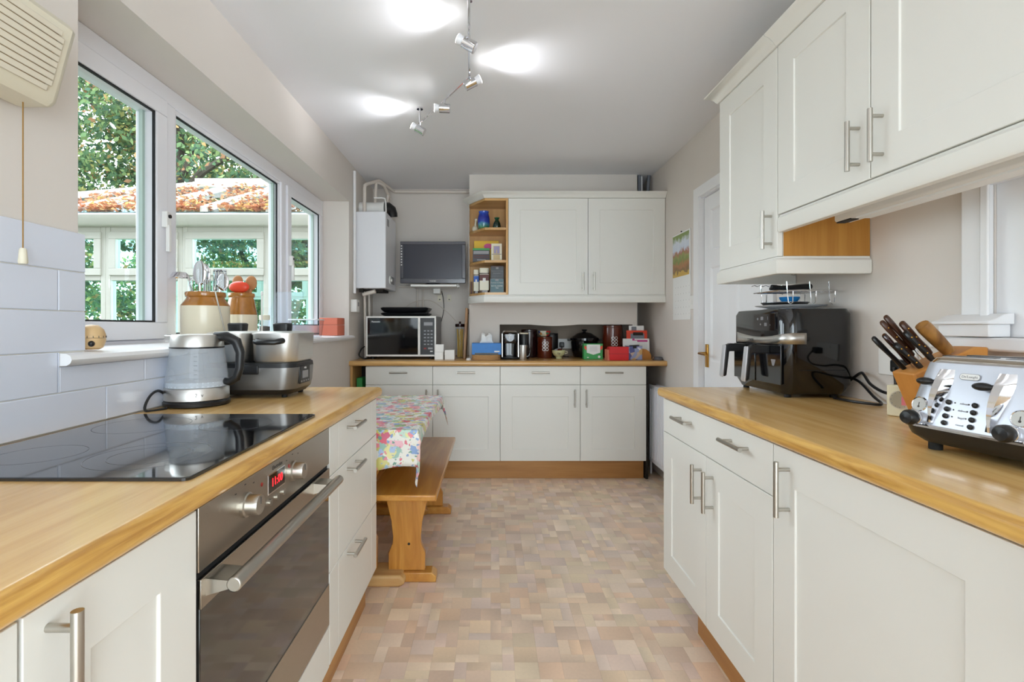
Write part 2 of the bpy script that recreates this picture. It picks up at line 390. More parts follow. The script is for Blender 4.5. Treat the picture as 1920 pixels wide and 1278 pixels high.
def tile_geo(t, mb, cols):
    i, j, w_, h_ = t; g = .00025
    x0, x1 = XL+i*TILE+g, min(XL+(i+w_)*TILE, XR)-g; y0, y1 = j*TILE+g, min((j+h_)*TILE, YB)-g
    if x1-x0 < .004 or y1-y0 < .004: return False
    o = len(mb.v)
    mb.add([(x0,y0,-.0012),(x1,y0,-.0012),(x1,y1,-.0012),(x0,y1,-.0012),(x0,y0,0),(x1,y0,0),(x1,y1,0),(x0,y1,0)],
           [(4,5,6,7),(0,1,5,4),(1,2,6,5),(2,3,7,6),(3,0,4,7)])
    c = rnd.choice(pal); f_ = rnd.uniform(.95, 1.03); base = lin([v*f_ for v in c])
    k = rnd.uniform(.03, .17); ang = rnd.choice((0, 90, 180, 270))+rnd.uniform(-20, 20); ux, uy = math.cos(R(ang)), math.sin(R(ang))
    tint = rnd.choice(((1, 1, 1.01), (1.0, 1, .98), (1, .99, 1.0)))
    for (a, b) in ((-1,-1),(1,-1),(1,1),(-1,1))*2:
        s_ = 1+k*(a*ux+b*uy)*.7
        cols.append((base[0]*s_*tint[0], base[1]*s_*tint[1], base[2]*s_*tint[2], 1))
    return True
def set_cols(me, cols):
    at = me.color_attributes.new('col', 'FLOAT_COLOR', 'POINT')
    at.data.foreach_set('color', [x for c in cols for x in c])
def show(t):
    x = XL+(t[0]+t[2]/2)*TILE; y = (t[1]+t[3]/2)*TILE
    if y < 1.6 or y > 3.8 or not (-.47 < x < .72 or (y > 2.1 and -.5 < x < 1.2)): return 0
    px, py = 922+932*x/y, 612+932*1.148/y
    if not (0 < px < 1920 and py < 1278): return 0
    return t[2]*t[3]/y**3
tiles.sort(key=show, reverse=True)
for t in tiles[:300]:
    mb = MB(); cols = []
    if tile_geo(t, mb, cols):
        o = mb.build('floor_tile', 'vinyl', floor, fix=False); set_cols(o.data, cols)
mb = MB(); cols = []
for t in tiles[300:]: tile_geo(t, mb, cols)
o = mb.build('floor_tiles_beyond', 'vinyl', floor, fix=False); set_cols(o.data, cols); o['kind'] = 'stuff'

# ---------------- white wall tiles on the left wall
tops = [1.385, 1.285, 1.185, 1.085, .985]
cache = {}
def wall_tile(y0, y1, z0, z1):
    key = (round(y1-y0, 3), round(z1-z0, 3))
    if key not in cache:
        w_, h_ = y1-y0, z1-z0
        b = .0015
        mb = MB(); mb.box(0, .006, 0, w_, 0, h_)
        mb.v = []; mb.f = []; mb.m = []; mb.s = []
        mb.add([(0,0,0),(0,w_,0),(0,w_,h_),(0,0,h_),(.0065,0,0),(.0065,w_,0),(.0065,w_,h_),(.0065,0,h_),(.008,b,b),(.008,w_-b,b),(.008,w_-b,h_-b),(.008,b,h_-b)],
               [(0,1,5,4),(1,2,6,5),(2,3,7,6),(3,0,4,7),(4,5,9,8),(5,6,10,9),(6,7,11,10),(7,4,8,11),(8,9,10,11)])
        cache[key] = mb.mesh('tile', 'tile')
    link('tile', cache[key], wall_left, (XL, y0, z0))
for k, zt in enumerate(tops):
    off = 1.353 if k % 2 == 0 else 1.203
    end = 1.285 if k < 3 else 2.06
    y = off-.3*8
    while y < end:
        y0, y1 = max(y, -1.2)+.0012, min(y+.3, end)-.0012
        if y1-y0 > .01 and y1 > -1.2:
            zb = (tops[k+1] if k < 4 else .894)+.0024
            if k == 3 and y1 > 1.21:
                if y0 < 1.205: wall_tile(y0, 1.205, zb, zt); y0 = 1.2074
                wall_tile(y0, y1, zb, 1.050)
            else: wall_tile(y0, y1, zb, zt)
        y += .3
box(XL, XL+.004, -1.2, 1.285, .894, 1.385).box(XL, XL+.004, 1.285, 2.06, .894, 1.05).build('grout', 'grout', wall_left)

# ---------------- window
FX0, FX1 = -1.325, -1.25
win = bpy.data.objects.new('window_1', None); col.objects.link(win); struct(win); win['label'] = 'long white plastic window with two opening sashes above the sill'
f = MB()
f.box(FX0, FX1, 1.27, 3.68, 1.05, 1.10).box(FX0, FX1, 1.27, 3.68, 2.008, 2.075).box(FX0, FX1, 1.27, 1.315, 1.10, 2.008).box(FX0, FX1, 3.63, 3.68, 1.10, 2.008)
f.build('window_frame', 'upvc', win, .004)
box(FX0, FX1+.004, 1.905, 1.962, 1.10, 2.008).build('mullion', 'upvc', win, .006)
box(FX0, FX1+.004, 2.945, 3.012, 1.10, 2.008).build('mullion', 'upvc', win, .006)
def sash(y0, y1, z0, z1, wd, proud, latch):
    x0, x1 = FX0+.01, FX1+proud
    m_ = MB().box(x0, x1, y0, y1, z0, z0+wd).box(x0, x1, y0, y1, z1-wd, z1).box(x0, x1, y0, y0+wd, z0+wd, z1-wd).box(x0, x1, y1-wd, y1, z0+wd, z1-wd)
    s_ = m_.build('sash', 'upvc', win, .003)
    g = .006; a0, a1, b0, b1 = y0+wd, y1-wd, z0+wd, z1-wd
    MB().box(x1-.014, x1-.006, a0, a1, b0, b0+g).box(x1-.014, x1-.006, a0, a1, b1-g, b1).box(x1-.014, x1-.006, a0, a0+g, b0, b1).box(x1-.014, x1-.006, a1-g, a1, b0, b1).build('gasket', 'gasket', s_)
    # pale inner spacer seen through the glass edge
    MB().box(x0+.02, x0+.034, a0, a0+.012, b0, b1).box(x0+.02, x0+.034, a1-.012, a1, b0, b1).build('spacer', 'spacer', s_)
    box(x0+.035, x0+.040, a0, a1, b0, b1).build('pane', 'pane', s_)
    if latch:
        ly, lz, d_ = latch
        h = MB().box(x1, x1+.022, ly-.014, ly+.014, lz-.03, lz+.03).box(x1+.012, x1+.026, ly-.008, ly+.008, lz-.12, lz-.02)
        h = h.build('window_handle', 'whitePl', s_, .003)
        MB().cyl((x1+.022, ly, lz+.012), (x1+.0275, ly, lz+.012), .007, n=12).build('lock_button', 'black', h)
    return s_
sash(1.317, 1.897, 1.102, 2.006, .062, .014, (1.872, 1.55, 1))
sash(1.962, 2.945, 1.10, 2.008, .018, -.006, None)
sash(3.016, 3.63, 1.102, 2.006, .055, .014, (3.045, 1.55, 1))
s_pts = [(-1.25, 1.052), (-1.034, 1.052), (-1.024, 1.058), (-1.02, 1.067), (-1.024, 1.077), (-1.034, 1.082), (-1.25, 1.090)]
MB().prism(s_pts, 1.272, 3.678, 'y').prism([(-1.0565, 1.052)]+s_pts[1:6]+[(-1.0565, 1.083)], 1.2075, 1.272, 'y').prism([(-1.0565, 1.052)]+s_pts[1:6]+[(-1.0565, 1.083)], 3.678, 3.715, 'y').build('window_sill', 'white', win)

# ---------------- door, architrave, hatch on the right wall
dr = bpy.data.objects.new('door_1', None); col.objects.link(dr); struct(dr); dr['label'] = 'white panelled door with brass lever handle'
def panel_leaf():
    m_ = MB(); X0 = XR+.022
    W, H = DY1-DY0-.022, DZ-.018
    ys = [0, .10, .335, .425, .66, W]; zs = [0, .20, .78, .93, 1.50, 1.60, 1.85, H]
    for a in range(5):
        for b in range(7):
            y0, y1, z0, z1 = DY0+.011+ys[a], DY0+.011+ys[a+1], .006+zs[b], .006+zs[b+1]
            if a in (1, 3) and b in (1, 3, 5):
                q = .022
                m_.add([(X0,y0,z0),(X0,y1,z0),(X0,y1,z1),(X0,y0,z1),(X0+.010,y0+q*.5,z0+q*.5),(X0+.010,y1-q*.5,z0+q*.5),(X0+.010,y1-q*.5,z1-q*.5),(X0+.010,y0+q*.5,z1-q*.5),
                        (X0+.003,y0+q*1.6,z0+q*1.6),(X0+.003,y1-q*1.6,z0+q*1.6),(X0+.003,y1-q*1.6,z1-q*1.6),(X0+.003,y0+q*1.6,z1-q*1.6)],
                       [(0,1,5,4),(1,2,6,5),(2,3,7,6),(3,0,4,7),(4,5,9,8),(5,6,10,9),(6,7,11,10),(7,4,8,11),(8,9,10,11)])
            else: m_.add([(X0,y0,z0),(X0,y1,z0),(X0,y1,z1),(X0,y0,z1)], [(0,1,2,3)])
    y0, y1 = DY0+.011, DY0+.011+W
    m_.box(X0+.012, X0+.04, y0, y1, .006, .006+H)
    return m_
panel_leaf().build('door_leaf', 'white', dr, fix=False)
am = MB().box(XR-.016, XR+.06, DY1-.008, DY1-.002, 0, DZ-.002).box(XR-.016, XR-.0005, DY1-.002, DY1+.066, 0, DZ+.06).box(XR-.016, XR+.06, DY0+.002, DY0+.008, 0, DZ-.002).box(XR-.016, XR-.0005, DY0-.066, DY0+.002, 0, DZ+.06).box(XR-.016, XR-.0005, DY0+.002, DY1-.002, DZ-.002, DZ+.06).box(XR-.0005, XR+.06, DY0+.008, DY1-.008, DZ-.008, DZ-.002)
am.build('door_frame', 'white', dr)
hd = box(XR+.012, XR+.022, DY1-.075, DY1-.04, .90, 1.04).build('handle_plate', 'brass', dr, .003)
MB().tube([(XR+.012, DY1-.057, .985), (XR-.03, DY1-.057, .985), (XR-.036, DY1-.065, .985), (XR-.036, DY1-.16, .98)], [.008, .008, .007, .006], 10).build('door_lever', 'brass', hd)
# hatch trim: post, cap block, sill, closed flap
ht = bpy.data.objects.new('trim_1', None); col.objects.link(ht); struct(ht); ht['label'] = 'white painted serving hatch surround with moulded post and shelf'
box(XR-.022, XR, HY1, HY1+.07, HZ0, 1.56).build('hatch_post', 'white', ht, .004)
box(XR-.030, XR-.0225, HY1-.012, HY1+.010, HZ0, 1.56).build('hatch_bead', 'white', ht, .003)
bm_ = MB().box(XR-.056, XR, HY1-.04, HY1+.10, HZ0+.002, HZ0+.034)
bm_.prism([(XR-.066, HZ0+.034), (XR, HZ0+.034), (XR, HZ0+.062), (XR-.024, HZ0+.060), (XR-.05, HZ0+.046), (XR-.066, HZ0+.042)], HY1-.05, HY1+.11, 'y')
bm_.build('hatch_block', 'white', ht, .002)
box(XR-.05, XR+.16, HY0, HY1+.14, HZ0-.034, HZ0).build('hatch_shelf', 'white', ht, .006)
box(XR-.022, XR-.0005, HY0, HY1, HZ1-.012, HZ1+.05).build('hatch_head', 'white', ht, .004)
box(XR+.004, XR+.02, HY0+.001, HY1-.001, HZ0+.001, HZ1-.001).build('hatch_flap', 'white', ht)

# ---------------- garden and conservatory outside the window
g = struct(box(-40, -1.36, -6, 60, -.35, -.25).build('ground_outside', 'grass'))
cons = thing('conservatory', 'white framed conservatory with hipped glass roof covered in autumn leaves', 'conservatory', (0, 0, -.25))
CY = 4.40; Z0 = .25
bx = [-4.77, -4.09, -3.418, -2.738, -1.978, -1.40]
def cz(m_): m_.v = [(x, y, z+Z0) for x, y, z in m_.v]; return m_
cz(box(-4.8, -1.38, CY, CY+.2, -.25, .72)).build('dwarf_wall', 'brick', cons)
cz(box(-4.8, -4.6, CY+.2, 7.6, -.25, .72).box(-4.6, -1.38, 7.4, 7.6, -.25, .72)).build('dwarf_wall', 'brick', cons)
for yy in (CY, 7.45):
    for a, b in zip(bx[:-1], bx[1:]):
        m_ = MB().box(a, a+.045, yy, yy+.07, .72, 2.03).box(b-.045, b, yy, yy+.07, .72, 2.03).box(a+.045, b-.045, yy, yy+.07, 1.555, 1.60).box(a+.045, b-.045, yy, yy+.07, .72, .78).box(a+.045, b-.045, yy, yy+.07, 1.975, 2.03)
        fo = cz(m_).build('window_frame', 'consframe', cons, .005 if yy == CY else 0)
        i_ = .062
        cm = MB().box(a+.035, b-.035, yy-.015, yy+.05, 1.60, 1.60+i_).box(a+.035, b-.035, yy-.015, yy+.05, 1.985-i_, 1.985).box(a+.035, a+.035+i_, yy-.015, yy+.05, 1.60+i_, 1.985-i_).box(b-.035-i_, b-.035, yy-.015, yy+.05, 1.60+i_, 1.985-i_)
        cz(cm).build('casement', 'consframe', fo, .004 if yy == CY else 0)
        cz(box(a+.035+i_, b-.035-i_, yy+.02, yy+.024, 1.60+i_, 1.985-i_)).build('pane', 'panegreen', fo)
        cz(box(a+.045, b-.045, yy+.03, yy+.034, .78, 1.555)).build('pane', 'panegreen', fo)
gp = [(CY-.10, 2.045), (CY-.085, 2.03), (CY+.02, 2.03), (CY+.02, 2.16), (CY-.01, 2.16), (CY-.02, 2.125), (CY-.115, 2.125), (CY-.12, 2.115)]
cz(MB().prism(gp, -4.85, -1.38, 'x')).build('gutter', 'consframe', cons)
# hipped roof: eaves z 2.16, ridge z 2.84
EZ, RZ_, RY, RX = 2.16, 2.82, 6.0, -3.55
A, B, C_, D_ = (-4.85, CY-.02, EZ), (-1.38, CY-.02, EZ), (-1.38, RY, RZ_), (RX, RY, RZ_)
E_, F_ = (-4.85, 7.62, EZ), (-1.38, 7.62, EZ)
def quad(a, b, c, d=None): return cz(MB().add([a, b, c] + ([d] if d else []), [tuple(range(4 if d else 3))]))
def lerp(a, b, t): return tuple(a[i]+(b[i]-a[i])*t for i in range(3))
def glaze(name, pts):
    m_ = MB(); n_ = len(pts); m_.add(list(pts)+[(x, y, z-.012) for x, y, z in pts], [tuple(range(n_)), tuple(range(2*n_-1, n_-1, -1))]+[(i, (i+1) % n_, (i+1) % n_+n_, i+n_) for i in range(n_)])
    return cz(m_).build(name, 'roofglass', cons)
def bar(a, b, w_=.035, h_=.05, name='roof_bar'):
    a, b = Vector(a), Vector(b); d = (b-a).normalized(); s_ = d.cross(Vector((0, 0, 1))).normalized()*w_; u = Vector((0, 0, h_))
    v = [a-s_, a+s_, b+s_, b-s_]; v = v+[p+u for p in v]
    return cz(MB().add(v, [(3,2,1,0),(4,5,6,7),(0,1,5,4),(1,2,6,5),(2,3,7,6),(3,0,4,7)])).build(name, 'consframe', cons)
xs_ = [-1.38-(3.47)*k/6 for k in range(7)]
for a, b in zip(xs_[:-1], xs_[1:]):           # front slope panes, clipped by the hip
    def top(x): return (x, RY, RZ_) if x >= RX else lerp(A, D_, (x+4.85)/(RX+4.85))
    glaze('roof_pane', [(b, CY-.02, EZ), (a, CY-.02, EZ), top(a)]+([top(b)] if top(b)[1] > CY+.01 else []))
    if b > -4.84: bar((b, CY-.02, EZ), top(b))
glaze('roof_pane', [A, D_, E_]); glaze('roof_pane', [D_, C_, F_, E_])
bar(A, D_, .05, .07); bar(E_, D_, .05, .07); bar(D_, C_, .06, .10, 'roof_ridge'); bar((-1.40, CY, EZ), (-1.40, RY, RZ_))
def leaves(name, pts, size, m_, rr, flat=0):
    import numpy as np
    rs = np.random.RandomState(rr); P = np.array(pts, float); n = len(P)
    a = rs.normal(size=(n, 3)); 
    if flat: a[:, 2] *= .25
    a /= np.linalg.norm(a, axis=1)[:, None]
    b = rs.normal(size=(n, 3)); 
    if flat: b[:, 2] *= .25
    b = np.cross(np.cross(a, b), a) if False else b-(a*b).sum(1)[:, None]*a
    b /= np.linalg.norm(b, axis=1)[:, None]
    s_ = size*rs.uniform(.6, 1.25, n)[:, None]
    c = np.cross(a, b)*s_*.12
    V = np.stack([P-a*s_*.6, P+b*s_*.34+c, P+a*s_*.6, P-b*s_*.34+c], 1).reshape(-1, 3)
    me = bpy.data.meshes.new(name); me.vertices.add(4*n); me.vertices.foreach_set('co', V.ravel())
    me.loops.add(4*n); me.loops.foreach_set('vertex_index', np.arange(4*n)); me.polygons.add(n)
    me.polygons.foreach_set('loop_start', np.arange(n)*4); me.update(calc_edges=True); me.materials.append(M[m_]); return me
rl = random.Random(11); pts = []
while len(pts) < 2300:
    u, v = rl.random(), rl.random()**1.9
    x = -4.8+3.4*u; t = v
    lim = 1 if x > RX else (x+4.85)/(RX+4.85)
    if t > lim: continue
    band = abs((x*1.45+t*1.3) % 1.0-.5)                    # drifts caught along the glazing bars
    if rl.random() < .25+band*1.3-t*.15: pts.append((x, CY-.02+(RY-CY)*t, EZ+(RZ_-EZ)*t+.012+rl.random()*.045+Z0-.25))
lv = link('fallen_leaves', leaves('fallen_leaves', pts, .052, 'fallen', 5, 1)); tag(lv, 'drift of orange fallen leaves lying on the conservatory roof', 'leaves'); lv['kind'] = 'stuff'
def tree(name, label, base, limbs, blobs, n, size, m_, seed, group='trees in the garden'):
    t = thing(name, label, 'tree', base, 0, group); rr = random.Random(seed)
    tr = MB()
    for pts, r0, r1 in limbs:
        k = len(pts); tr.tube(pts, [r0+(r1-r0)*i/(k-1) for i in range(k)], 8)
    tr.build('trunk', 'bark', t)
    P = []; tot = sum(b[3]*b[4]*b[5] for b in blobs)
    for bx_, by_, bz_, rx, ry, rz in blobs:
        k = int(n*rx*ry*rz/tot)
        cl = [(rr.gauss(0, .5), rr.gauss(0, .5), rr.gauss(0, .5)) for _ in range(max(8, k//60))]
        for _ in range(k):
            c = rr.choice(cl); P.append((bx_+rx*(c[0]+rr.gauss(0, .13)), by_+ry*(c[1]+rr.gauss(0, .13)), bz_+rz*(c[2]+rr.gauss(0, .10))))
    link('foliage', leaves('foliage', P, size, m_, seed), t)
    return t
tree('oak_tree', 'large green oak with crooked branches behind the conservatory', (-7.0, 10.6, -.25),
     [([(0,0,0),(.1,0,1.6),(-.1,0,3.1),(.3,0,4.6),(.2,.2,6.6)], .26, .10), ([(-.1,0,3.2),(-.9,-.3,3.7),(-2.0,-.4,4.3),(-3.2,-.3,4.5)], .13, .05), ([(-.9,-.3,3.7),(-1.6,-.5,3.6),(-2.6,-.7,3.9)], .09, .04),
      ([(.1,0,3.8),(1.0,-.3,4.6),(2.2,-.5,5.2)], .12, .04), ([(.3,0,4.6),(-.8,.2,5.6),(-1.9,.2,6.4)], .11, .04), ([(.2,0,4.4),(1.2,.1,5.9),(1.6,.2,7.0)], .10, .04)],
     [(-2.6, .3, 5.0, 1.7, 1.2, 1.2), (-1.2, .2, 6.6, 1.9, 1.3, 1.3), (.8, .1, 6.2, 1.9, 1.2, 1.3), (2.1, 0, 4.9, 1.5, 1.1, 1.1), (-3.4, 0, 3.6, 1.3, 1.0, 1.0), (-.6, .6, 4.6, 1.5, .9, 1.1), (1.3, .5, 3.7, 1.4, .9, .8), (-1.8, .4, 2.6, 1.5, .8, .8)], 34000, .11, 'leaf', 21)
tree('autumn_tree', 'yellowing bushy tree seen beside the oak', (-5.6, 13.2, -.25),
     [([(0,0,0),(.05,0,1.8),(-.1,0,3.6)], .16, .08), ([(0,0,1.9),(-.9,-.2,3.2),(-1.3,-.2,4.4)], .08, .03), ([(0,0,2.2),(.9,.1,3.4),(1.4,.1,4.3)], .08, .03)],
     [(-1.4, 0, 4.6, 1.6, 1.1, 1.3), (.4, 0, 4.4, 1.6, 1.1, 1.3), (1.2, .2, 2.9, 1.5, 1.0, 1.2), (-.8, .2, 2.6, 1.6, 1.0, 1.1)], 16000, .12, 'leaf2', 22)
tree('hedge_tree', 'low dark green tree filling the view through the conservatory panes', (-9.6, 15.2, -.25),
     [([(0,0,0),(.1,0,1.3),(0,0,2.6)], .16, .07), ([(0,0,1.2),(1.2,0,2.0),(2.2,0,2.4)], .07, .03)],
     [(0, 0, 2.2, 2.6, 1.0, 1.6), (3.0, 0, 1.7, 2.2, 1.0, 1.4), (-2.6, 0, 2.4, 2.0, 1.0, 1.6), (5.4, 0, 1.6, 1.6, 1.0, 1.4)], 14000, .14, 'leaf', 23)
hw = thing('added_shade_wing', 'added unseen two-storey wing that shades the conservatory', 'shade blocker', (-1.4, .25, -.25))  # unseen wing, added to cut sky light on the conservatory front
box(-8.2, 0, -6, 0, 0, 6.2).build('wall', 'brick', hw); MB().prism([(-6.3, 6.2), (.3, 6.2), (-3, 8.2)], -8.4, .2, 'x').build('roof', mat('roof_tile', (120, 84, 66), .9), hw)
uw = thing('added_shade_storey', 'added unseen upper storey above the kitchen that shades the conservatory', 'shade blocker', (-1.36, -1.4, 2.5))  # unseen mass over the kitchen, also added to shade the conservatory
box(0, 6, 0, 6.0, 0, 3.4).build('wall', 'brick', uw)
for o in (hw, uw): struct(o); del o['category']

# ================================================================== fitted kitchen
def shaker(x0, x1, z0, z1, st=.087, t=.019, rec=.005):
    m_ = MB(); q = .0012; a0, a1, b0, b1 = x0+st, x1-st, z0+st, z1-st
    m_.add([(x0,0,z0),(x1,0,z0),(x1,0,z1),(x0,0,z1),(a0,0,b0),(a1,0,b0),(a1,0,b1),(a0,0,b1),(a0+q,rec,b0+q),(a1-q,rec,b0+q),(a1-q,rec,b1-q),(a0+q,rec,b1-q),(x0,t,z0),(x1,t,z0),(x1,t,z1),(x0,t,z1)],
           [(0,1,5,4),(1,2,6,5),(2,3,7,6),(3,0,4,7),(4,5,9,8),(5,6,10,9),(6,7,11,10),(7,4,8,11),(8,9,10,11),(1,0,12,13),(2,1,13,14),(3,2,14,15),(0,3,15,12),(15,14,13,12)])
    return m_
HV = MB().cyl((0, -.032, -.0665), (0, -.032, .0665), .0062, n=14).cyl((0, 0, -.048), (0, -.032, -.048), .0048, n=10).cyl((0, 0, .048), (0, -.032, .048), .0048, n=10).mesh('handle', 'steelH')
def handle(parent, x, z, vertical=True): return link('handle', HV, parent, (x, 0, z), (0, 0 if vertical else R(90), 0))
G = .0015
def unit(name, label, cat, loc, rz, w_, depth, z0, z1, fronts, group=None, body='cream', y_body=.020):
    t = thing(name, label, cat, loc, rz, group)
    box(.0008, w_-.0008, y_body, depth, z0, z1).build('body', body, t)
    for kind, x0, x1, a, b, hx, hz, vert in fronts:
        if kind == 'door': o = shaker(x0+G, x1-G, a+G, b-G).build('door', 'cream', t, .0012, fix=False)
        else: o = box(x0+G, x1-G, 0, .019, a+G, b-G).build('drawer', 'cream', t, .0015)
        if hx is not None: handle(o, hx, hz, vert)
    return t
grp = 'cream base cabinets along the end wall'
# --- back run (faces the camera), front plane y=3.70
YF = 3.70
DB, DT, BD, WT = .715, .852, .147, .862
def back_unit(x0, x1, hside, label):
    w_ = x1-x0; hx = w_-.043 if hside == 'r' else .043
    unit('base_cabinet', label, 'cabinet', (x0, YF, 0), 0, w_, .28, BD, .853, [('drawer', 0, w_, DB, DT, w_/2, .807, False), ('door', 0, w_, BD, DB, hx, .617, True)], grp)
back_unit(-.94, -.44, 'r', 'cream base cabinet behind the flowered table, under the microwave')
back_unit(-.44, .063, 'l', 'cream base cabinet under the blue tissue box, between table and widest cabinet')
back_unit(.063, .659, 'r', 'widest cream base cabinet on the end wall, under the coffee machine')
back_unit(.659, 1.151, 'l', 'cream base cabinet nearest the radiator, under the red box')
def worktop(name, label, edge, along, a, b, back, mats, r=.016, th=.038):
    """edge/back: coordinate of rounded front edge and of the back; along: axis of the run"""
    sgn = 1 if back > edge else -1
    pts = []
    for i in range(7):
        t = R(-90+15*i); pts.append((edge+sgn*(r-r*math.cos(t)), ZT-th+r+r*math.sin(t)))
    for i in range(7):
        t = R(15*i); pts.append((edge+sgn*(r-r*math.cos(t)), ZT-r+r*math.sin(t)))
    pts += [(back, ZT), (back, ZT-th)]
    m_ = MB().prism(pts, a, b, along)
    n = len(pts)
    for k in range(n):                     # front roll takes the darker edge grain, top stays pale
        m_.m[k] = 1 if k < 12 else 0; m_.s[k] = k < 13
    o = m_.build(name, mats)
    return tag(o, label, 'worktop')
worktop('worktop', 'oak laminate worktop across the end wall under the microwave', 3.675, 'x', -1.056, 1.298, YC+.001, ['oakX', 'oakX'])
wt = bpy.data.objects['worktop']
for a_, b_, c_ in ((-1.056, -.181, 4.419), (.066, 1.131, 4.38), (1.171, 1.298, 4.419)): box(a_, b_, YC+.001, c_, ZT-.038, ZT).build('worktop_infill', 'oakX', wt)
tag(box(-.98, 1.149, 3.765, 3.783, .001, .145).build('kickboard', 'plinth'), 'oak kickboard under the end wall cabinets', 'kickboard')
e = thing('open_end_shelf', 'narrow open oak end shelf between the window wall and the cabinets', 'shelf', (-1.054, 3.70, 0))
box(0, .018, 0, .28, .001, .854).build('side_panel', 'oakshelf', e); box(.018, .112, .26, .278, .001, .854).build('back_panel', 'darkgap', e); box(.018, .112, .01, .26, .50, .518).build('shelf', 'oakshelf', e)
tag(box(-1.028, -.985, 3.78, 3.9, .519, .757).build('green_folder', 'green', None, .003), 'bright green folder standing in the open end shelf', 'folder')
tag(box(1.158, 1.176, 3.74, 3.99, .001, .854).build('end_panel', 'darkgap'), 'dark brown end panel between last base cabinet and radiator', 'panel')

# --- left run (faces +x), front plane x=-.478
XF = -.478
def left_unit(name, label, cat, y0, y1, fronts, z0=BD, z1=.854, group=None):
    return unit(name, label, cat, (XF, y0, 0), 90, y1-y0, .575, z0, z1, fronts, group)
left_unit('drawer_cabinet', 'cream three-drawer cabinet at the end of the hob worktop', 'cabinet', 1.466, 2.062,
          [('drawer', 0, .596, .704, .852, .225, .816, False), ('drawer', 0, .596, .42, .704, .225, .677, False), ('drawer', 0, .596, BD, .42, .225, .398, False)])
for d in bpy.data.objects:
    if d.name.startswith('drawer_cabinet'):
        for ch in d.children:       # routed lines on the drawer fronts
            if ch.name.startswith('drawer'):
                zs = [v.co.z for v in ch.data.vertices]
                [box(a_, a_+.0012, -.0004, .001, min(zs)+.002, max(zs)-.002).build('routed_line', 'cream', ch) for a_ in (.085, .51)]
left_unit('base_cabinet', 'cream base cabinet with bar handle left of the oven', 'cabinet', .505, .806, [('door', 0, .301, BD, .852, .030, .776, True)])
left_unit('base_cabinet', 'cream base cabinet beyond the handled one, away from the oven', 'cabinet', -.10, .503, [('door', 0, .603, BD, .852, .04, .776, True)])
left_unit('base_cabinet', 'cream corner base cabinet by the added rear doors', 'cabinet', -.90, -.102, [('door', 0, .798, BD, .852, .75, .776, True)])
o = worktop('worktop', 'oak laminate worktop holding the hob and kettle', -.463, 'y', -1.0, 2.098, -1.0485, ['oakY', 'oakE'])
tag(box(-.536, -.52, -.98, 2.045, .001, .145).build('kickboard', 'plinthY'), 'oak kickboard under the oven and drawers', 'kickboard')
# --- right run (faces -x), front plane x=.714
XG = .714
def right_unit(name, label, cat, y1, y0, fronts, z0=BD, z1=.854, group=None):
    return unit(name, label, cat, (XG, y1, 0), -90, y1-y0, .575, z0, z1, fronts, group)
right_unit('base_cabinet', 'cream double-door base cabinet with wide drawer below the air fryer', 'cabinet', 2.066, 1.263,
           [('drawer', 0, .803, .716, .852, None, 0, False), ('door', 0, .409, BD, .716, .372, .612, True), ('door', .409, .803, BD, .716, .462, .612, True)])
ru = [o for o in bpy.data.objects if o.get('label', '').startswith('cream double-door base')][0]
for ch in ru.children:
    if ch.name.startswith('drawer'): handle(ch, .24, .803, False); handle(ch, .633, .808, False)
right_unit('appliance_cabinet', 'tall single-door cream cabinet below the toaster', 'cabinet', 1.261, .662, [('door', 0, .599, BD, .852, .068, .757, True)])
right_unit('base_cabinet', 'cream base cabinet past the toaster, near the added rear doors', 'cabinet', .660, .06, [('door', 0, .6, BD, .852, .04, .775, True)])
right_unit('base_cabinet', 'cream base cabinet last on the toaster side', 'cabinet', .058, -.84, [('door', 0, .898, BD, .852, .04, .775, True)])
worktop('worktop', 'oak laminate worktop holding the air fryer and toaster', .698, 'y', -.9, 2.092, 1.299, ['oakY', 'oakE'])
tag(box(.772, .788, -.8, 1.86, .001, .145).build('kickboard', 'plinthY'), 'oak kickboard under the toaster side cabinets', 'kickboard')

# --- oven
ov = thing('oven', 'built-in stainless steel oven with red clock under the hob', 'oven', (XF, .808, 0), 90)
OW = .656
box(.004, OW-.004, .022, .56, .16, .853).build('body', 'black', ov)
cp = box(.003, OW-.003, 0, .02, .745, .852).build('control_panel', 'ovensteel', ov, .0015)
for u in (.156, .384):
    k_ = MB().lathe([(.0235, 0), (.0235, .006), (.0205, .008), (.0195, .026), (.0185, .030), (1e-5, .0305)], (0, 0, 0), 26).build('knob', 'steelH', cp)
    k_.location = (u, 0, .803); k_.rotation_euler = (R(90), 0, 0)
    box(-.0012, .0012, .002, .015, .0302, .0312).build('pointer', 'text_dark', k_)
disp = box(.257, .338, -.0008, .001, .789, .827).build('display', 'blackgloss', cp)
box(.2545, .3405, -.0004, .001, .7865, .8295).build('display_rim', 'chrome', cp)
text('clock_digits', '11:00', .026, (.2975, -.0012, .808), FRONT, 'led', disp, sx=1.0)
text('maker_lettering', 'Electrolux', .0125, (.3, -.0006, .839), FRONT, 'text_dark', cp)
for u in (.225, .363): MB().cyl((u, 0, .820), (u, -.0012, .820), .0042, n=12).build('pilot_lamp', 'redlamp', cp)
for u in (.262, .297, .332): MB().cyl((u, 0, .770), (u, -.004, .770), .0068, n=16).build('button', 'steelH', cp)
for u, z_ in ((.12, .835), (.156, .842), (.19, .835), (.35, .836), (.384, .842), (.418, .836)): box(u-.003, u+.003, -.0003, .001, z_-.001, z_+.001).build('dial_mark', 'text_dark', cp)
box(.004, OW-.004, .006, .02, .733, .745).build('vent_gap', 'rubber', ov)
dd = box(.006, OW-.006, 0, .022, .275, .733).build('oven_door', 'ovenglass', ov, .0015)
box(.006, OW-.006, -.002, .004, .684, .733).build('door_strip', 'ovensteel', dd, .0008)
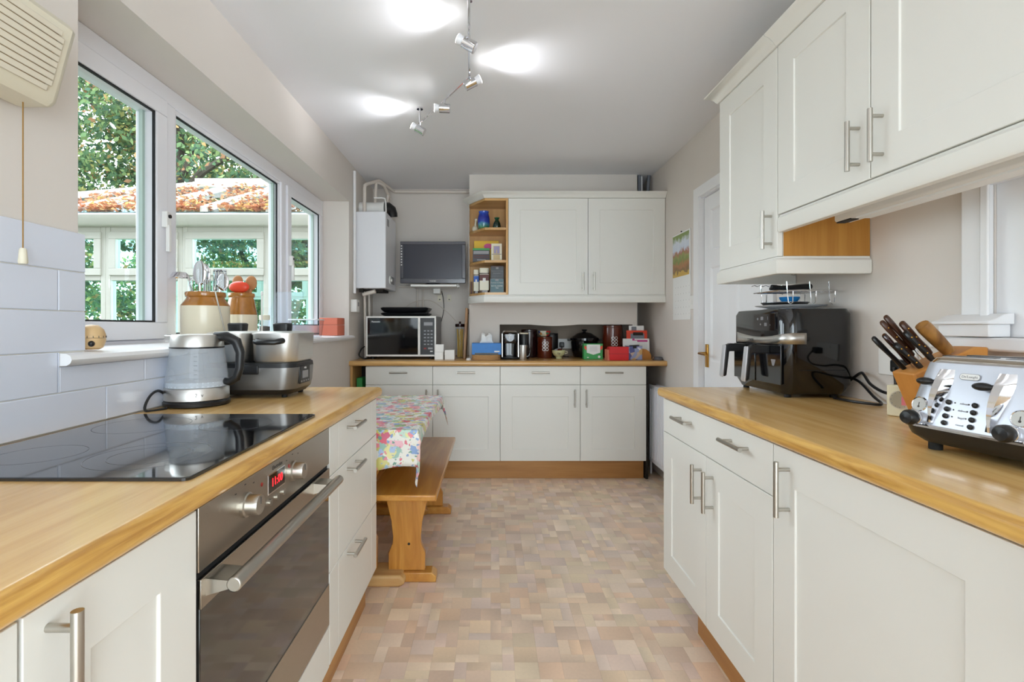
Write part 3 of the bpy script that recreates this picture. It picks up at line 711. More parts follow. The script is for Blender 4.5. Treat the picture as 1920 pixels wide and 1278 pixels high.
box(.006, OW-.006, -.002, .004, .275, .395).build('door_band', 'ovensteel', dd, .0008)
MB().cyl((.012, -.052, .722), (.56+.02, -.052, .722), .0125, n=20).build('door_handle', 'steelH', dd, .002)
for u in (.02, .52):
    MB().prism([(-.002, .700), (-.05, .714), (-.05, .724), (-.002, .728)], u, u+.052, 'x').build('handle_bracket', 'steelH', dd)
box(.001, OW-.001, 0, .02, BD, .268).build('lower_panel', 'cream', ov, .001)

# --- hob
hb = thing('hob', 'black ceramic hob with thin white ring marks', 'hob', (-1.02, .818, ZT))
m_ = MB().loft([(.0005, 0, .52, 0, .60, .012), (.005, 0, .52, 0, .60, .012), (.0065, .0015, .5185, .0015, .5985, .011)], 5, sm=False); m_.build('glass_plate', 'glassblack', hb)
def ring(cx, cy, r, w_=.0012):
    m_ = MB(); n = 64; v = []
    for i in range(n):
        t = 2*math.pi*i/n; v += [(cx+(r-w_)*math.cos(t), cy+(r-w_)*math.sin(t), .0068), (cx+r*math.cos(t), cy+r*math.sin(t), .0068)]
    m_.add(v, [(2*i, 2*i+1, (2*i+3) % (2*n), (2*i+2) % (2*n)) for i in range(n)]); m_.build('zone_ring', 'ringmark', hb)
for cx, cy, r in ((.14, .15, .075), (.36, .145, .105), (.36, .145, .07), (.14, .44, .105), (.37, .45, .085)): ring(cx, cy, r)

# --- wall cabinets on the end wall
WB, WTp = 1.386, 2.108
YW = 3.715
def cornice(m_, pts, prof):
    """sweep prof (out, z) along a plan polyline with mitred corners; 'out' is to the right of travel"""
    n = len(pts); rows = []
    for k in range(n):
        p = Vector((*pts[k], 0)); nrm = []
        for a, b in ((k-1, k), (k, k+1)):
            if a >= 0 and b < n:
                d = Vector((pts[b][0]-pts[a][0], pts[b][1]-pts[a][1], 0)).normalized(); nrm.append(Vector((d.y, -d.x, 0)))
        q = sum(nrm, Vector())/len(nrm); q = q/max(q.length_squared, 1e-6)
        rows.append([(p.x+q.x*o_, p.y+q.y*o_, z) for o_, z in prof])
    k = len(prof); v = [p for r in rows for p in r]; f_ = []
    for a in range(n-1):
        for i in range(k): j = (i+1) % k; f_.append((a*k+i, a*k+j, (a+1)*k+j, (a+1)*k+i))
    f_ += [tuple(range(k)), tuple(range((n-1)*k, n*k))]
    m_.add(v, f_); return m_
COR = [(-.02, 0), (.006, 0), (.012, .006), (.016, .014), (.030, .028), (.044, .034), (.048, .040), (-.02, .040)]
PEL = [(-.018, -.058), (.004, -.058), (.008, -.052), (.008, -.012), (.0, -.004), (0, 0), (-.018, 0)]
wc = unit('wall_cabinet', 'cream double-door wall cabinet over the end wall worktop', 'wall cabinet', (.124, YW, 0), 0, 1.174, .283, WB, WTp,
          [('door', 0, .596, WB, WTp, .555, 1.484, True), ('door', .596, 1.174, WB, WTp, .638, 1.484, True)])
xo = -.124
cm = MB(); cornice(cm, [(-.178+xo, YC-YW-.001), (-.178+xo, .20), (-.052+xo, 0), (1.174, 0)], [(a, WTp+b) for a, b in COR]); cm.build('cornice', 'cream', wc)
cm = MB(); cornice(cm, [(-.178+xo, YC-YW-.001), (-.178+xo, .20), (-.052+xo, 0), (1.174, 0)], [(a, WB+b) for a, b in PEL]); cm.build('pelmet', 'cream', wc)
# open angled shelf unit
sh = thing('corner_shelf_unit', 'open oak end shelf unit with angled front, holding vases and tea', 'shelf', (-.178, YW, 0))
plan = [(0, .284), (0, .20), (.126, 0), (.30, 0), (.30, .284)]
def board(z0, z1, ins=0): return MB().prism([(0, .282), (0, .20+ins), (.126, ins), (.284, ins), (.284, .282)], z0, z1, 'z')
board(WB+.001, WB+.018).build('base_board', 'oakX', sh); board(2.09, WTp-.001).build('top_board', 'oakX', sh)
for z_ in (1.628, 1.872): board(z_, z_+.018, .006).build('shelf', 'oakX', sh)
box(.285, .3005, .0, .282, WB+.001, WTp-.001).build('side_panel', 'oakshelf', sh)
box(.002, .284, .274, .282, WB+.018, 2.09).build('back_panel', 'oakshelf', sh)
box(-.0005, .0015, .19, .283, WB+.001, WTp-.001).build('edge_strip', 'cream', sh)

# --- wall cabinets on the right wall (fronts x=.98)
XW = .98
def rw(label, y1, y0, z0, hx, extra=None):
    w_ = y1-y0
    return unit('wall_cabinet', label, 'wall cabinet', (XW, y1, 0), -90, w_, .318, z0, WTp, [('door', 0, w_, z0, WTp, hx, z0+.098, True)])
c1 = rw('tall cream wall cabinet with oak side above the air fryer', 2.139, 1.706, 1.388, .398)
c2 = rw('short cream wall cabinet with handle on its edge away from the air fryer', 1.704, 1.288, 1.530, .378)
c3 = rw('short cream wall cabinet above the serving hatch', 1.286, .69, 1.530, .040)
c4 = rw('short cream wall cabinet last in the row past the hatch', .688, .09, 1.530, .04)
box(.4332, .4345, .021, .317, 1.39, 1.5295).build('oak_side', 'oakside', c1)
cm = MB(); cornice(cm, [(0, .318), (0, 0), (.433, 0), (.4335, .318)], [(a, 1.388+b) for a, b in PEL]); cm.build('pelmet', 'cream', c1)
cm = MB(); cornice(cm, [(0, .318), (0, 0), (.434, 0)], [(a, WTp+b) for a, b in COR]); cm.build('cornice', 'cream', c1)
for c_, w_ in ((c2, .416), (c3, .596), (c4, .598)):
    cm = MB(); cornice(cm, [(-.001 if c_ is not c2 else .001, 0), (w_+.001, 0)], [(a, WTp+b) for a, b in COR]); cm.build('cornice', 'cream', c_)
    cm = MB(); cornice(cm, [(-.001 if c_ is not c2 else .003, .006), (w_+.001, .006)], [(a, 1.529+b) for a, b in PEL]); cm.build('pelmet', 'cream', c_)
hk = MB().tube([(1.215, 2.02, 1.3875), (1.215, 2.02, 1.372), (1.221, 2.02, 1.358), (1.231, 2.02, 1.356), (1.237, 2.02, 1.364), (1.237, 2.02, 1.374)], .003, 8).lathe([(.008, 0), (.008, .002), (.003, .004)], (1.215, 2.02, 1.383), 10)
tag(hk.build('cup_hook', 'steelH'), 'small metal hook screwed under the tall wall cabinet', 'hook')
ul = thing('under_cabinet_light', 'long slim white light fitting under the short wall cabinets', 'light', (1.078, .5, 1.4705))
box(0, .055, 0, 1.068, .004, .058).build('housing', 'whitePl', ul, .008); box(.004, .03, 1.0, 1.06, .001, .005).build('switch', 'darkgap', ul); box(.006, .050, .03, .98, .0, .005).build('diffuser', 'white2', ul)

# ================================================================== table and bench
def floral():
    m, nt, b = nm('floral_oilcloth'); L = nt.links.new
    tc = nt.nodes.new('ShaderNodeTexCoord'); cur = None
    base = nt.nodes.new('ShaderNodeRGB'); base.outputs[0].default_value = lin((228, 226, 218)); cur = base.outputs[0]
    for sc_, th, cols, off, soft in ((9, .43, [(226, 128, 150), (236, 170, 184), (214, 64, 88), (240, 196, 190)], 0, .04), (12, .40, [(150, 196, 176), (176, 208, 188), (130, 176, 160), (150, 190, 214)], 3.1, .05),
                               (10, .36, [(206, 200, 96), (222, 214, 130), (150, 176, 92), (196, 186, 80)], 7.7, .04), (15, .34, [(118, 150, 202), (150, 178, 218), (200, 70, 100), (226, 110, 120)], 12.3, .04), (34, .30, [(196, 186, 88), (90, 140, 120), (214, 90, 110), (110, 140, 190)], 20.0, .06)):
        mp = nt.nodes.new('ShaderNodeMapping'); mp.inputs['Location'].default_value = (off, off*.7, off*.3); L(tc.outputs['Object'], mp.inputs['Vector'])
        nz = nt.nodes.new('ShaderNodeTexNoise'); nz.inputs['Scale'].default_value = 45; L(mp.outputs[0], nz.inputs['Vector'])
        ad = nt.nodes.new('ShaderNodeMixRGB'); ad.blend_type = 'ADD'; ad.inputs['Fac'].default_value = .035; L(mp.outputs[0], ad.inputs['Color1']); L(nz.outputs['Color'], ad.inputs['Color2'])
        v = nt.nodes.new('ShaderNodeTexVoronoi'); v.inputs['Scale'].default_value = sc_*1.35; L(ad.outputs[0], v.inputs['Vector'])
        r = nt.nodes.new('ShaderNodeValToRGB'); r.color_ramp.elements[0].color = (1, 1, 1, 1); r.color_ramp.elements[0].position = th; r.color_ramp.elements[1].color = (0, 0, 0, 1); r.color_ramp.elements[1].position = th+soft; L(v.outputs['Distance'], r.inputs['Fac'])
        sp = nt.nodes.new('ShaderNodeSeparateColor'); L(v.outputs['Color'], sp.inputs[0])
        cr = nt.nodes.new('ShaderNodeValToRGB'); cr.color_ramp.interpolation = 'CONSTANT'
        while len(cr.color_ramp.elements) < len(cols): cr.color_ramp.elements.new(.5)
        for i, c in enumerate(cols): cr.color_ramp.elements[i].position = i/len(cols); cr.color_ramp.elements[i].color = lin([x_*.8+228*.2 for x_ in c])
        L(sp.outputs[0], cr.inputs['Fac'])
        gt = nt.nodes.new('ShaderNodeMath'); gt.operation = 'GREATER_THAN'; gt.inputs[1].default_value = .16; L(sp.outputs[1], gt.inputs[0])
        ml = nt.nodes.new('ShaderNodeMath'); ml.operation = 'MULTIPLY'; L(r.outputs['Color'], ml.inputs[0]); L(gt.outputs[0], ml.inputs[1])
        mx = nt.nodes.new('ShaderNodeMixRGB'); L(ml.outputs[0], mx.inputs['Fac']); L(cur, mx.inputs['Color1']); L(cr.outputs['Color'], mx.inputs['Color2']); cur = mx.outputs[0]
    L(cur, b.inputs['Base Color']); b.inputs['Roughness'].default_value = .3; b.inputs['Coat Weight'].default_value = .25
    return m
M['floral'] = floral()
def trestle_board(w_top, w_mid, w_bot, h, z0):
    """outline of a shaped plank end in (x, z), centred on x"""
    hp = [(w_top/2, h), (w_top/2*.94, h*.92), (w_mid/2*1.12, h*.62), (w_mid/2, h*.42), (w_mid/2*1.02, h*.34), (w_mid/2*1.12, h*.30), (w_bot/2*.94, h*.245), (w_bot/2, h*.22), (w_bot/2, 0)]
    return [(x, z+z0) for x, z in hp]+[(-x, z+z0) for x, z in reversed(hp)]
bn = thing('bench', 'varnished pine bench pulled up to the flowered table', 'bench', (-.385, 2.11, 0))
box(-.15, .15, 0, 1.12, .405, .432).build('seat', 'pine', bn, .006)
for yy in (.14, .95):
    lg = MB().prism(trestle_board(.205, .125, .165, .36, .045), yy, yy+.028, 'y').build('leg', 'pineZ', bn, .003)
    fm = MB().prism([(-.16, .001), (.135, .001), (.135, .026), (.115, .044), (-.14, .044), (-.16, .026)], yy-.02, yy+.05, 'y'); fm.build('foot', 'pine', bn, .004)
    MB().cyl((.01, yy-.0012, .165), (.01, yy+.002, .165), .006, n=12).build('peg_hole', 'darkgap', lg)
box(-.012, .012, .17, .95, .15, .20).build('stretcher', 'pine', bn, .003)
tb = thing('dining_table', 'varnished pine trestle table under a flowered cloth', 'table', (-.67, 2.15, 0))
box(-.36, .345, 0, 1.07, .672, .699).build('table_top', 'pine', tb, .004)
for yy in (.10, .93):
    MB().prism(trestle_board(.44, .24, .30, .62, .05), yy, yy+.03, 'y').build('leg', 'pineZ', tb, .003)
    MB().prism([(-.29, .001), (.26, .001), (.285, .012), (.285, .034), (.265, .05), (-.27, .05), (-.29, .034)], yy-.065, yy+.075, 'y').build('foot', 'paleWood' if yy < .5 else 'pine', tb, .01, 3)
box(-.015, .015, .13, .93, .22, .30).build('stretcher', 'pine', tb, .003)
MB().tube([(.05, .13, .42), (.16, .40, .66)], .016, 8).build('brace', 'pine', tb)
# the cloth: grid top with drooping skirts and pointed corner falls
def cloth():
    L_, W_, dr, dn = 1.075, .705, .035, .165          # length (y), width (x), drop on the aisle side, drop at the near end
    m_ = MB(); x0, x1, y0, y1, z = -.362, .349, -.004, 1.074, .7008
    nx_, ny_ = 24, 34; nd = 8
    vs = {}
    def pt(i, j):
        # i across: 0..nx_ top, then nd more for the side drop;  j along: -nd..0 near drop, 0..ny_ top, ny_.. far drop
        xx = min(i, nx_)/nx_*(x1-x0)+x0; yy = min(max(j, 0), ny_)/ny_*(y1-y0)+y0
        di = max(i-nx_, 0)/nd; dj = max(-j, 0)/nd; df = max(j-ny_, 0)/nd
        zz = z+.0015*math.sin(xx*23)*math.sin(yy*17)
        wob = .5+.5*math.sin(yy*9+.6)
        if di and not (dj or df):
            near = max(0, 1-(yy-y0)/.16); far = max(0, 1-(y1-yy)/.16)
            d = di*(dr+.09*near**1.6+.07*far**1.6); return (xx+.006+.012*di*wob-.02*di*near, yy, zz-d)
        if dj and not di:
            return (xx, yy-.006-.010*dj*(1+math.sin(xx*14)), zz-dj*(dn+.012*math.sin(xx*16)))
        if df and not di: return (xx, yy+.006+.01*df*(1+math.sin(xx*15)), zz-df*(.10+.012*math.sin(xx*13)))
        if di and dj:                                       # near corner hangs as a folded point
            s_ = max(di, dj); q = min(di, dj)
            return (xx+.016*di-.055*q*s_*.3+.01*math.sin(di*6), yy-.008-.012*dj+.03*q, zz-(dn*dj*.9+.11*di*(1-.2*dj)+.015*q))
        if di and df:
            q = min(di, df); return (xx+.016*di+.02*q, yy+.006+.02*df-.01*q, zz-(.09*df+.085*di+.02*q))
        return (xx, yy, zz)
    idx = {}; V = []; F = []
    for i in range(0, nx_+nd+1):
        for j in range(-nd, ny_+nd+1):
            idx[i, j] = len(V); V.append(pt(i, j))
    for i in range(0, nx_+nd):
        for j in range(-nd, ny_+nd): F.append((idx[i, j], idx[i+1, j], idx[i+1, j+1], idx[i, j+1]))
    m_.add(V, F, 0, True); return m_
tc_ = cloth().build('tablecloth', 'floral'); tc_.location = (-.67, 2.15, 0)
sm = tc_.modifiers.new('thick', 'SOLIDIFY'); sm.thickness = .0012; sm.offset = 1
tag(tc_, 'wipe-clean floral tablecloth of pink, yellow and blue flowers on the table', 'tablecloth')

# ================================================================== boiler corner
bo = thing('boiler', 'white wall-hung boiler with round dial on its side', 'boiler', (XL+.001, 3.82, 1.443))
box(0, .242, 0, .40, 0, .59).build('casing', 'boiler', bo, .006)
MB().lathe([(.034, 0), (.034, .004), (.028, .007), (.012, .008), (.011, .018), (1e-5, .019)], (.242, .16, .075), 22, axis='x').build('dial', 'whitePl', bo)
box(.242, .244, .05, .11, .49, .545).build('badge', 'text_grey', bo, .001); box(.242, .2435, .20, .32, .05, .11).build('gauge_window', 'text_grey', bo)
box(.03, .06, .02, .05, -.03, 0).box(.03, .20, .10, .30, -.02, 0).build('base_fittings', 'darkgap', bo)
MB().cyl((.05, .06, -.045), (.15, .05, -.02), .016, n=10).build('valve', 'pipe', bo)
fl = thing('boiler_flue', 'white flue duct with black elbow on top of the boiler', 'flue', (XL+.02, 3.99, 2.036))
MB().cyl((-.018, 0, .058), (.175, 0, .058), .05, n=22).build('duct', 'whitePl', fl)
for a_, b_, r_ in ((.165, .18, .054), (.062, .074, .0515)): MB().cyl((a_, 0, .058), (b_, 0, .058), r_, n=22).build('collar', 'whitePl', fl)
MB().tube([(.178, 0, .058), (.20, .01, .062), (.222, .03, .05), (.232, .04, .02), (.233, .045, .0)], [.05, .05, .046, .042, .04], 14).build('elbow', 'black', fl)
def pipe(label, pts, r, m='pipe', group=None):
    # rounded corners
    P = [Vector(p) for p in pts]; out = [P[0]]
    for a, b, c in zip(P[:-2], P[1:-1], P[2:]):
        k = min(.03, (b-a).length*.45, (c-b).length*.45)
        p, q = b+(a-b).normalized()*k, b+(c-b).normalized()*k
        out += [p, p.lerp(b, .6).lerp(q.lerp(b, .6), .5), q]
    out.append(P[-1])
    return tag(MB().tube(out, r, 10).build('pipe', m), label, 'pipe', group)
pipe('painted pipe looping up from the boiler and along the top of the end wall', [(-1.0, 3.908, 2.034), (-1.0, 3.908, 2.26), (-.93, 4.10, 2.352), (-.86, 4.37, 2.335), (-.185, 4.385, 2.335)], .014)
pipe('painted pipe bent in a short hoop above the boiler flue', [(-.945, 4.03, 2.15), (-.945, 4.06, 2.33), (-.90, 4.13, 2.325), (-.88, 4.30, 2.25)], .013)
pipe('thin copper condensate pipe arching over the boiler flue', [(-.93, 3.93, 2.165), (-.84, 3.93, 2.165), (-.835, 3.93, 2.035)], .006, 'whitePl')
pipe('short upright pipe stub behind the boiler flue', [(-.88, 4.2, 2.034), (-.88, 4.2, 2.26)], .012)
pipe('straight white trunking above the boiler beside the window wall', [(-1.043, 3.78, 1.40), (-1.043, 3.78, 2.33)], .011, 'white')
pipe('pale pipe dropping below the boiler behind the microwave', [(-1.005, 3.93, 1.44), (-1.005, 3.96, .90)], .010)
pipe('second pale pipe dropping below the boiler behind the microwave', [(-.993, 4.02, 1.44), (-.993, 4.06, .90)], .010)
pipe('pale pipe running down the end wall below the television', [(-.82, 4.403, 1.50), (-.66, 4.403, 1.50), (-.66, 4.403, .90)], .009)
pipe('pale pipe beside it down the end wall below the television', [(-.82, 4.403, 1.56), (-.61, 4.403, 1.56), (-.61, 4.403, .90)], .009)
pipe('grey pipe leaning left between cabinet and ceiling', [(1.196, 4.02, 2.155), (1.192, 4.02, 2.369)], .013, 'greypipe')
pipe('white pipe upright between cabinet and ceiling', [(1.222, 4.05, 2.155), (1.218, 4.05, 2.369)], .010, 'white')
pipe('grey pipe leaning right between cabinet and ceiling', [(1.255, 4.02, 2.155), (1.272, 4.02, 2.369)], .013, 'greypipe')
th = thing('thermostat_box', 'small white control box on the wall under the boiler', 'control box', (XL+.001, 3.72, 1.257))
box(0, .045, 0, .085, 0, .095).build('casing', 'whitePl', th, .004); box(.045, .046, .03, .065, .045, .075).build('display', 'text_grey', th)
fu = thing('wall_plate', 'pale double wall plate with black screws below the television', 'wall plate', (-.48, YB-.006, 1.37))
box(0, .035, 0, .005, 0, .06).build('plate', 'creamPl', fu, .001); box(.085, .12, 0, .005, 0, .06).build('plate', 'creamPl', fu, .001)
for x_ in (.018, .102): MB().cyl((x_, -.001, .018), (x_, .001, .018), .006, n=10).build('screw', 'black', fu)
# radiator
ra = thing('radiator', 'white ribbed radiator under the calendar wall', 'radiator', (1.215, 2.85, .12))
box(0, .012, 0, 1.0, 0, .585).build('front_panel', 'radiator', ra, .004); box(.055, .067, 0, 1.0, 0, .585).build('rear_panel', 'radiator', ra, .004); box(.012, .055, .05, .95, .56, .58).build('grille', 'radiator', ra)
for k in range(24): box(-.004, .0005, .03+k*.04, .046+k*.04, .03, .555).build('rib', 'radiator', ra, .002)
for a_ in (.15, .8): box(.067, .083, a_, a_+.04, .1, .5).build('bracket', 'radiator', ra)
MB().tube([(.03, 1.0, .04), (.03, 1.03, .04), (.03, 1.035, -.118)], .008, 8).build('tail_pipe', 'radiator', ra)
# calendar and switch on the right wall
def calpic():
    m, nt, b = nm('calendar_landscape'); L = nt.links.new
    tc = nt.nodes.new('ShaderNodeTexCoord'); sp = nt.nodes.new('ShaderNodeSeparateXYZ'); L(tc.outputs['Generated'], sp.inputs[0])
    n = nt.nodes.new('ShaderNodeTexNoise'); n.inputs['Scale'].default_value = 7; n.inputs['Detail'].default_value = 6; L(tc.outputs['Generated'], n.inputs['Vector'])
    a = nt.nodes.new('ShaderNodeMath'); a.operation = 'MULTIPLY_ADD'; a.inputs[1].default_value = .38; L(n.outputs['Fac'], a.inputs[0]); L(sp.outputs['Z'], a.inputs[2])
    r = nt.nodes.new('ShaderNodeValToRGB'); cs = [(0, (200, 160, 60)), (.28, (206, 168, 70)), (.31, (120, 96, 48)), (.46, (176, 120, 74)), (.56, (120, 140, 62)), (.68, (150, 150, 84)), (.74, (170, 104, 80)), (.84, (206, 216, 232)), (1.0, (216, 224, 236)), (1.12, (130, 150, 80))]
    while len(r.color_ramp.elements) < len(cs): r.color_ramp.elements.new(.5)
    for i, (p, c) in enumerate(cs): r.color_ramp.elements[i].position = min(1, p/1.25); r.color_ramp.elements[i].color = lin(c)
    dv = nt.nodes.new('ShaderNodeMath'); dv.operation = 'DIVIDE'; dv.inputs[1].default_value = 1.25; L(a.outputs[0], dv.inputs[0]); L(dv.outputs[0], r.inputs['Fac'])
    L(r.outputs['Color'], b.inputs['Base Color']); b.inputs['Roughness'].default_value = .4
    return m
M['calpic'] = calpic()
ca = thing('wall_calendar', 'hanging wall calendar with a green landscape picture above a white page', 'calendar', (XR-.001, 3.24, 1.19))
box(-.004, 0, 0, .31, .005, .30).build('date_page', 'white2', ca); box(-.005, -.001, 0, .31, .30, .60).build('picture_sheet', 'white2', ca); box(-.0058, -.005, .018, .31, .302, .592).build('picture', 'calpic', ca)
MB().cyl((-.008, .155, .607), (0, .155, .607), .004, n=10).build('pin', 'text_dark', ca)
for k in range(5):
    for q in range(6): box(-.0044, -.004, .02+.048*q, .022+.048*q, .04+.046*k, .048+.046*k).build('date_mark', 'text_grey', ca)
ls = thing('light_switch', 'white light switch beside the door frame', 'switch', (XR-.001, 3.172, 1.26))
box(-.008, 0, 0, .062, 0, .088).build('plate', 'whitePl', ls, .002); box(-.012, -.008, .025, .037, .032, .056).build('rocker', 'whitePl', ls, .001)

# ================================================================== television, microwave and their neighbours
tv = thing('television', 'small grey-framed flat television with dark screen', 'television', (-.4895, 4.13, 1.508))
m_ = MB(); W_, H_ = .2715, .348
m_.box(-W_, W_, 0, .035, 0, .028+.012).box(-W_, W_, 0, .035, H_-.026, H_).box(-W_, -W_+.027, 0, .035, .04, H_-.026).box(W_-.03, W_, 0, .035, .04, H_-.026)
m_.build('bezel', 'bezel', tv, .004)
box(-W_+.027, W_-.03, .006, .03, .04, H_-.026).build('screen', 'screen', tv); box(-.2, .2, .03, .07, .05, .30).build('rear_casing', 'black', tv, .01)
text('maker_lettering', 'TOSHIBA', .014, (0, -.0006, .018), FRONT, 'text_white', tv)
for k in range(8): box(-W_+.006, -W_+.016, -.0006, .001, .305-.0225*k, .315-.0225*k).build('sticker', 'text_white', tv)
MB().loft([(-.0165, -.10, .10, -.03, .10, .02), (-.010, -.07, .07, -.02, .08, .02), (.0, -.05, .05, .005, .06, .01), (.02, -.04, .04, .01, .05, .01)], 5).build('stand', 'black', tv)
ts = thing('television_shelf', 'white wall bracket shelf holding the television', 'shelf', (-.47, 4.0, 1.465))
box(-.19, .185, .04, .30, .008, .026).build('shelf', 'whitePl', ts, .003); MB().cyl((.185, .10, .016), (.205, .10, .016), .008, n=10).cyl((.19, .10, .004), (.19, .10, .034), .004, n=8).build('adjuster', 'whitePl', ts)
box(-.03, .03, .25, .418, -.035, .008).build('arm', 'whitePl', ts, .004)
tag(MB().cable([(-.44, 4.36, 1.46), (-.43, 4.40, 1.40), (-.425, 4.41, 1.31), (-.44, 4.40, 1.22), (-.47, 4.36, 1.12)], .003, 6).build('television_cable', 'black'), 'thin black cable hanging down from the television', 'cable')
tag(MB().cable([(-.86, 4.386, 1.10), (-.80, 4.386, 1.27), (-.70, 4.386, 1.36), (-.55, 4.386, 1.38), (-.42, 4.40, 1.30), (-.32, 4.41, 1.20)], .003, 6).build('aerial_cable', 'pipe'), 'pale aerial cable looping along the end wall', 'cable')

mw = thing('microwave', 'microwave oven with mirrored black door and white trim', 'microwave', (-.705, 3.86, ZT+.001))
W_, H_ = .272, .335
box(-W_, W_, .02, .40, .022, H_).build('casing', 'text_grey', mw, .004)
m_ = MB().box(-W_, W_, 0, .02, .022, .036).box(-W_, W_, 0, .02, H_-.014, H_).box(-W_, -W_+.012, 0, .02, .036, H_-.014).box(W_-.012, W_, 0, .02, .036, H_-.014); m_.build('trim', 'whitePl', mw, .002)
dg = box(-W_+.012, .132, .002, .018, .036, H_-.014).build('door_glass', 'blackgloss', mw); box(.132, .150, -.006, .018, .036, H_-.014).build('door_handle', 'whitePl', mw, .003)
text('maker_lettering', 'Panasonic', .017, (-.195, .0012, .292), FRONT, 'text_white', dg)
cp = box(.150, W_-.012, .003, .018, .036, H_-.014).build('control_panel', 'black', mw)
box(.178, .246, .001, .004, .262, .288).build('display', 'text_grey', cp)
for q in range(3):
    for k in range(5): box(.178+.026*q, .194+.026*q, .0018, .004, .112+.026*k, .121+.026*k).build('button', 'text_grey', cp)
box(.178, .196, .0015, .004, .078, .09).build('button', 'redlamp', cp); box(.21, .246, .0015, .004, .078, .092).build('button', 'text_grey', cp); box(.226, .246, .0015, .004, .058, .066).build('button', 'text_white', cp)
for x_ in (-.23, .23): [MB().cyl((x_, y__, 0), (x_, y__, .022), .015, n=10).build('foot', 'rubber', mw) for y__ in (.05, .35)]
tag(MB().cable([(-.99, 4.0, 1.0), (-1.02, 3.92, .98), (-1.03, 3.86, .93), (-1.0, 3.86, .902), (-.97, 3.9, .90), (-.95, 4.1, .90)], .006, 8).build('microwave_cable', 'black'), 'black power cable looped beside the microwave', 'cable')
def tray(label, z, dz):
    m_ = MB().loft([(0, -.165, .165, .03, .25, .03), (dz*.55, -.185, .185, .01, .27, .03), (dz, -.19, .19, 0, .28, .03)], 5)
    t = thing('baking_tray', label, 'tray', (-.69, 3.90, z)); m_.build('pan', 'black', t); box(-.175, .175, .015, .26, dz, dz+.004).build('rim', 'blackgloss', t, .002); return t
tray('black baking tray lying directly on the microwave', ZT+.3385, .022)
t = tray('black roasting tray with lid stacked on the other tray', ZT+.368, .036)
def small_box(name, label, x0, x1, y0, y1, z0, z1, m_, lid=None):
    t = thing(name, label, 'box', ((x0+x1)/2, y0, z0)); w_ = (x1-x0)/2
    box(-w_, w_, 0, y1-y0, 0, (z1-z0)*.985).build('carton', m_, t, .0015); box(-w_*.98, w_*.98, .002, y1-y0-.002, (z1-z0)*.985, z1-z0).build('lid_flap', lid or m_, t)
    return t
small_box('carton', 'small white carton at the bottom of the pair by the microwave', -.437, -.372, 3.80, 3.86, ZT+.0005, ZT+.060, 'white2')
small_box('carton', 'small white carton stacked on top of another by the microwave', -.432, -.368, 3.80, 3.86, ZT+.061, ZT+.118, 'white2')
small_box('carton', 'squat white carton standing alone between microwave and spaghetti jar', -.362, -.287, 3.82, 3.92, ZT+.0005, ZT+.075, 'white2')
sj = thing('spaghetti_jar', 'tall clear jar of spaghetti with dark red lid', 'jar', (-.262, 4.10, ZT+.0005))
MB().lathe([(.034, 0), (.036, .01), (.036, .255)], n=22).build('glass_jar', 'acrylic', sj)
for k in range(9):
    a = k*2.4; MB().cyl((.018*math.cos(a), .018*math.sin(a), .004), (.024*math.cos(a+.6), .024*math.sin(a+.6), .235), .0045, n=6).build('spaghetti_bundle', 'spag', sj)
MB().lathe([(.038, .252), (.040, .257), (.040, .276), (.012, .279), (.008, .284), (.011, .294), (1e-5, .298)], n=22).build('lid', 'darkjar', sj)
cbd = thing('chopping_board', 'brown wooden chopping board leaning by the chimney corner', 'chopping board', (-.204, 3.90, ZT+.0005))
MB().prism([(-.022, 0), (-.002, 0), (.016, .40), (-.002, .40)], 0, .22, 'y').build('board', 'handlepale', cbd, .003); MB().cyl((-.004, .11, .37), (.02, .11, .37), .014, n=14).build('hanging_hole', 'handlewood', cbd)
tag(MB().lathe([(.018, 0), (.018, .012), (.010, .016), (1e-5, .017)], (-.176, 3.78, ZT+.0005), 16).build('white_knob', 'whitePl'), 'tiny white plastic knob lying on the worktop by the cork mats', 'knob')

# ---- tissue box on cork mats
for k in range(4):
    z_ = ZT+.0005+k*.0095; tag(MB().lathe([(.109, 0), (.111, .002), (.111, .007), (.109, .009)], (-.043, 3.872, z_), 36).build('cork_mat', 'cork'), ['round cork mat lowest in the pile under the tissues', 'round cork mat second from the bottom of the pile', 'round cork mat third from the bottom of the pile', 'round cork mat on top of the pile under the tissues'][k], 'mat', 'cork mats under the tissue box')
tx = thing('tissue_box', 'blue tissue box with a white tissue pulled up', 'tissue box', (-.040, 3.81, ZT+.0395))
box(-.112, .112, 0, .12, 0, .088).build('box', 'blue', tx, .003); box(-.09, .09, -.0006, .001, 0, .014).build('dark_band', 'black', tx); box(.06, .10, -.0006, .001, .02, .03).build('print', 'text_white', tx)
V = []; F = []
for i in range(9):
    for j in range(5):
        u = -.056+.112*i/8; h = j/4
        V.append((u*(1-.35*h)+.006*math.sin(i*2+j), .06+.016*math.sin(i*1.3)*h, .086+h*(.068+.016*math.sin(i*1.15+.6))))
for i in range(8):
    for j in range(4): F.append((i*5+j, i*5+5+j, i*5+6+j, i*5+1+j))
ti = MB().add(V, F, 0, True).build('tissue', 'white2', tx); sm = ti.modifiers.new('t', 'SOLIDIFY'); sm.thickness = .001

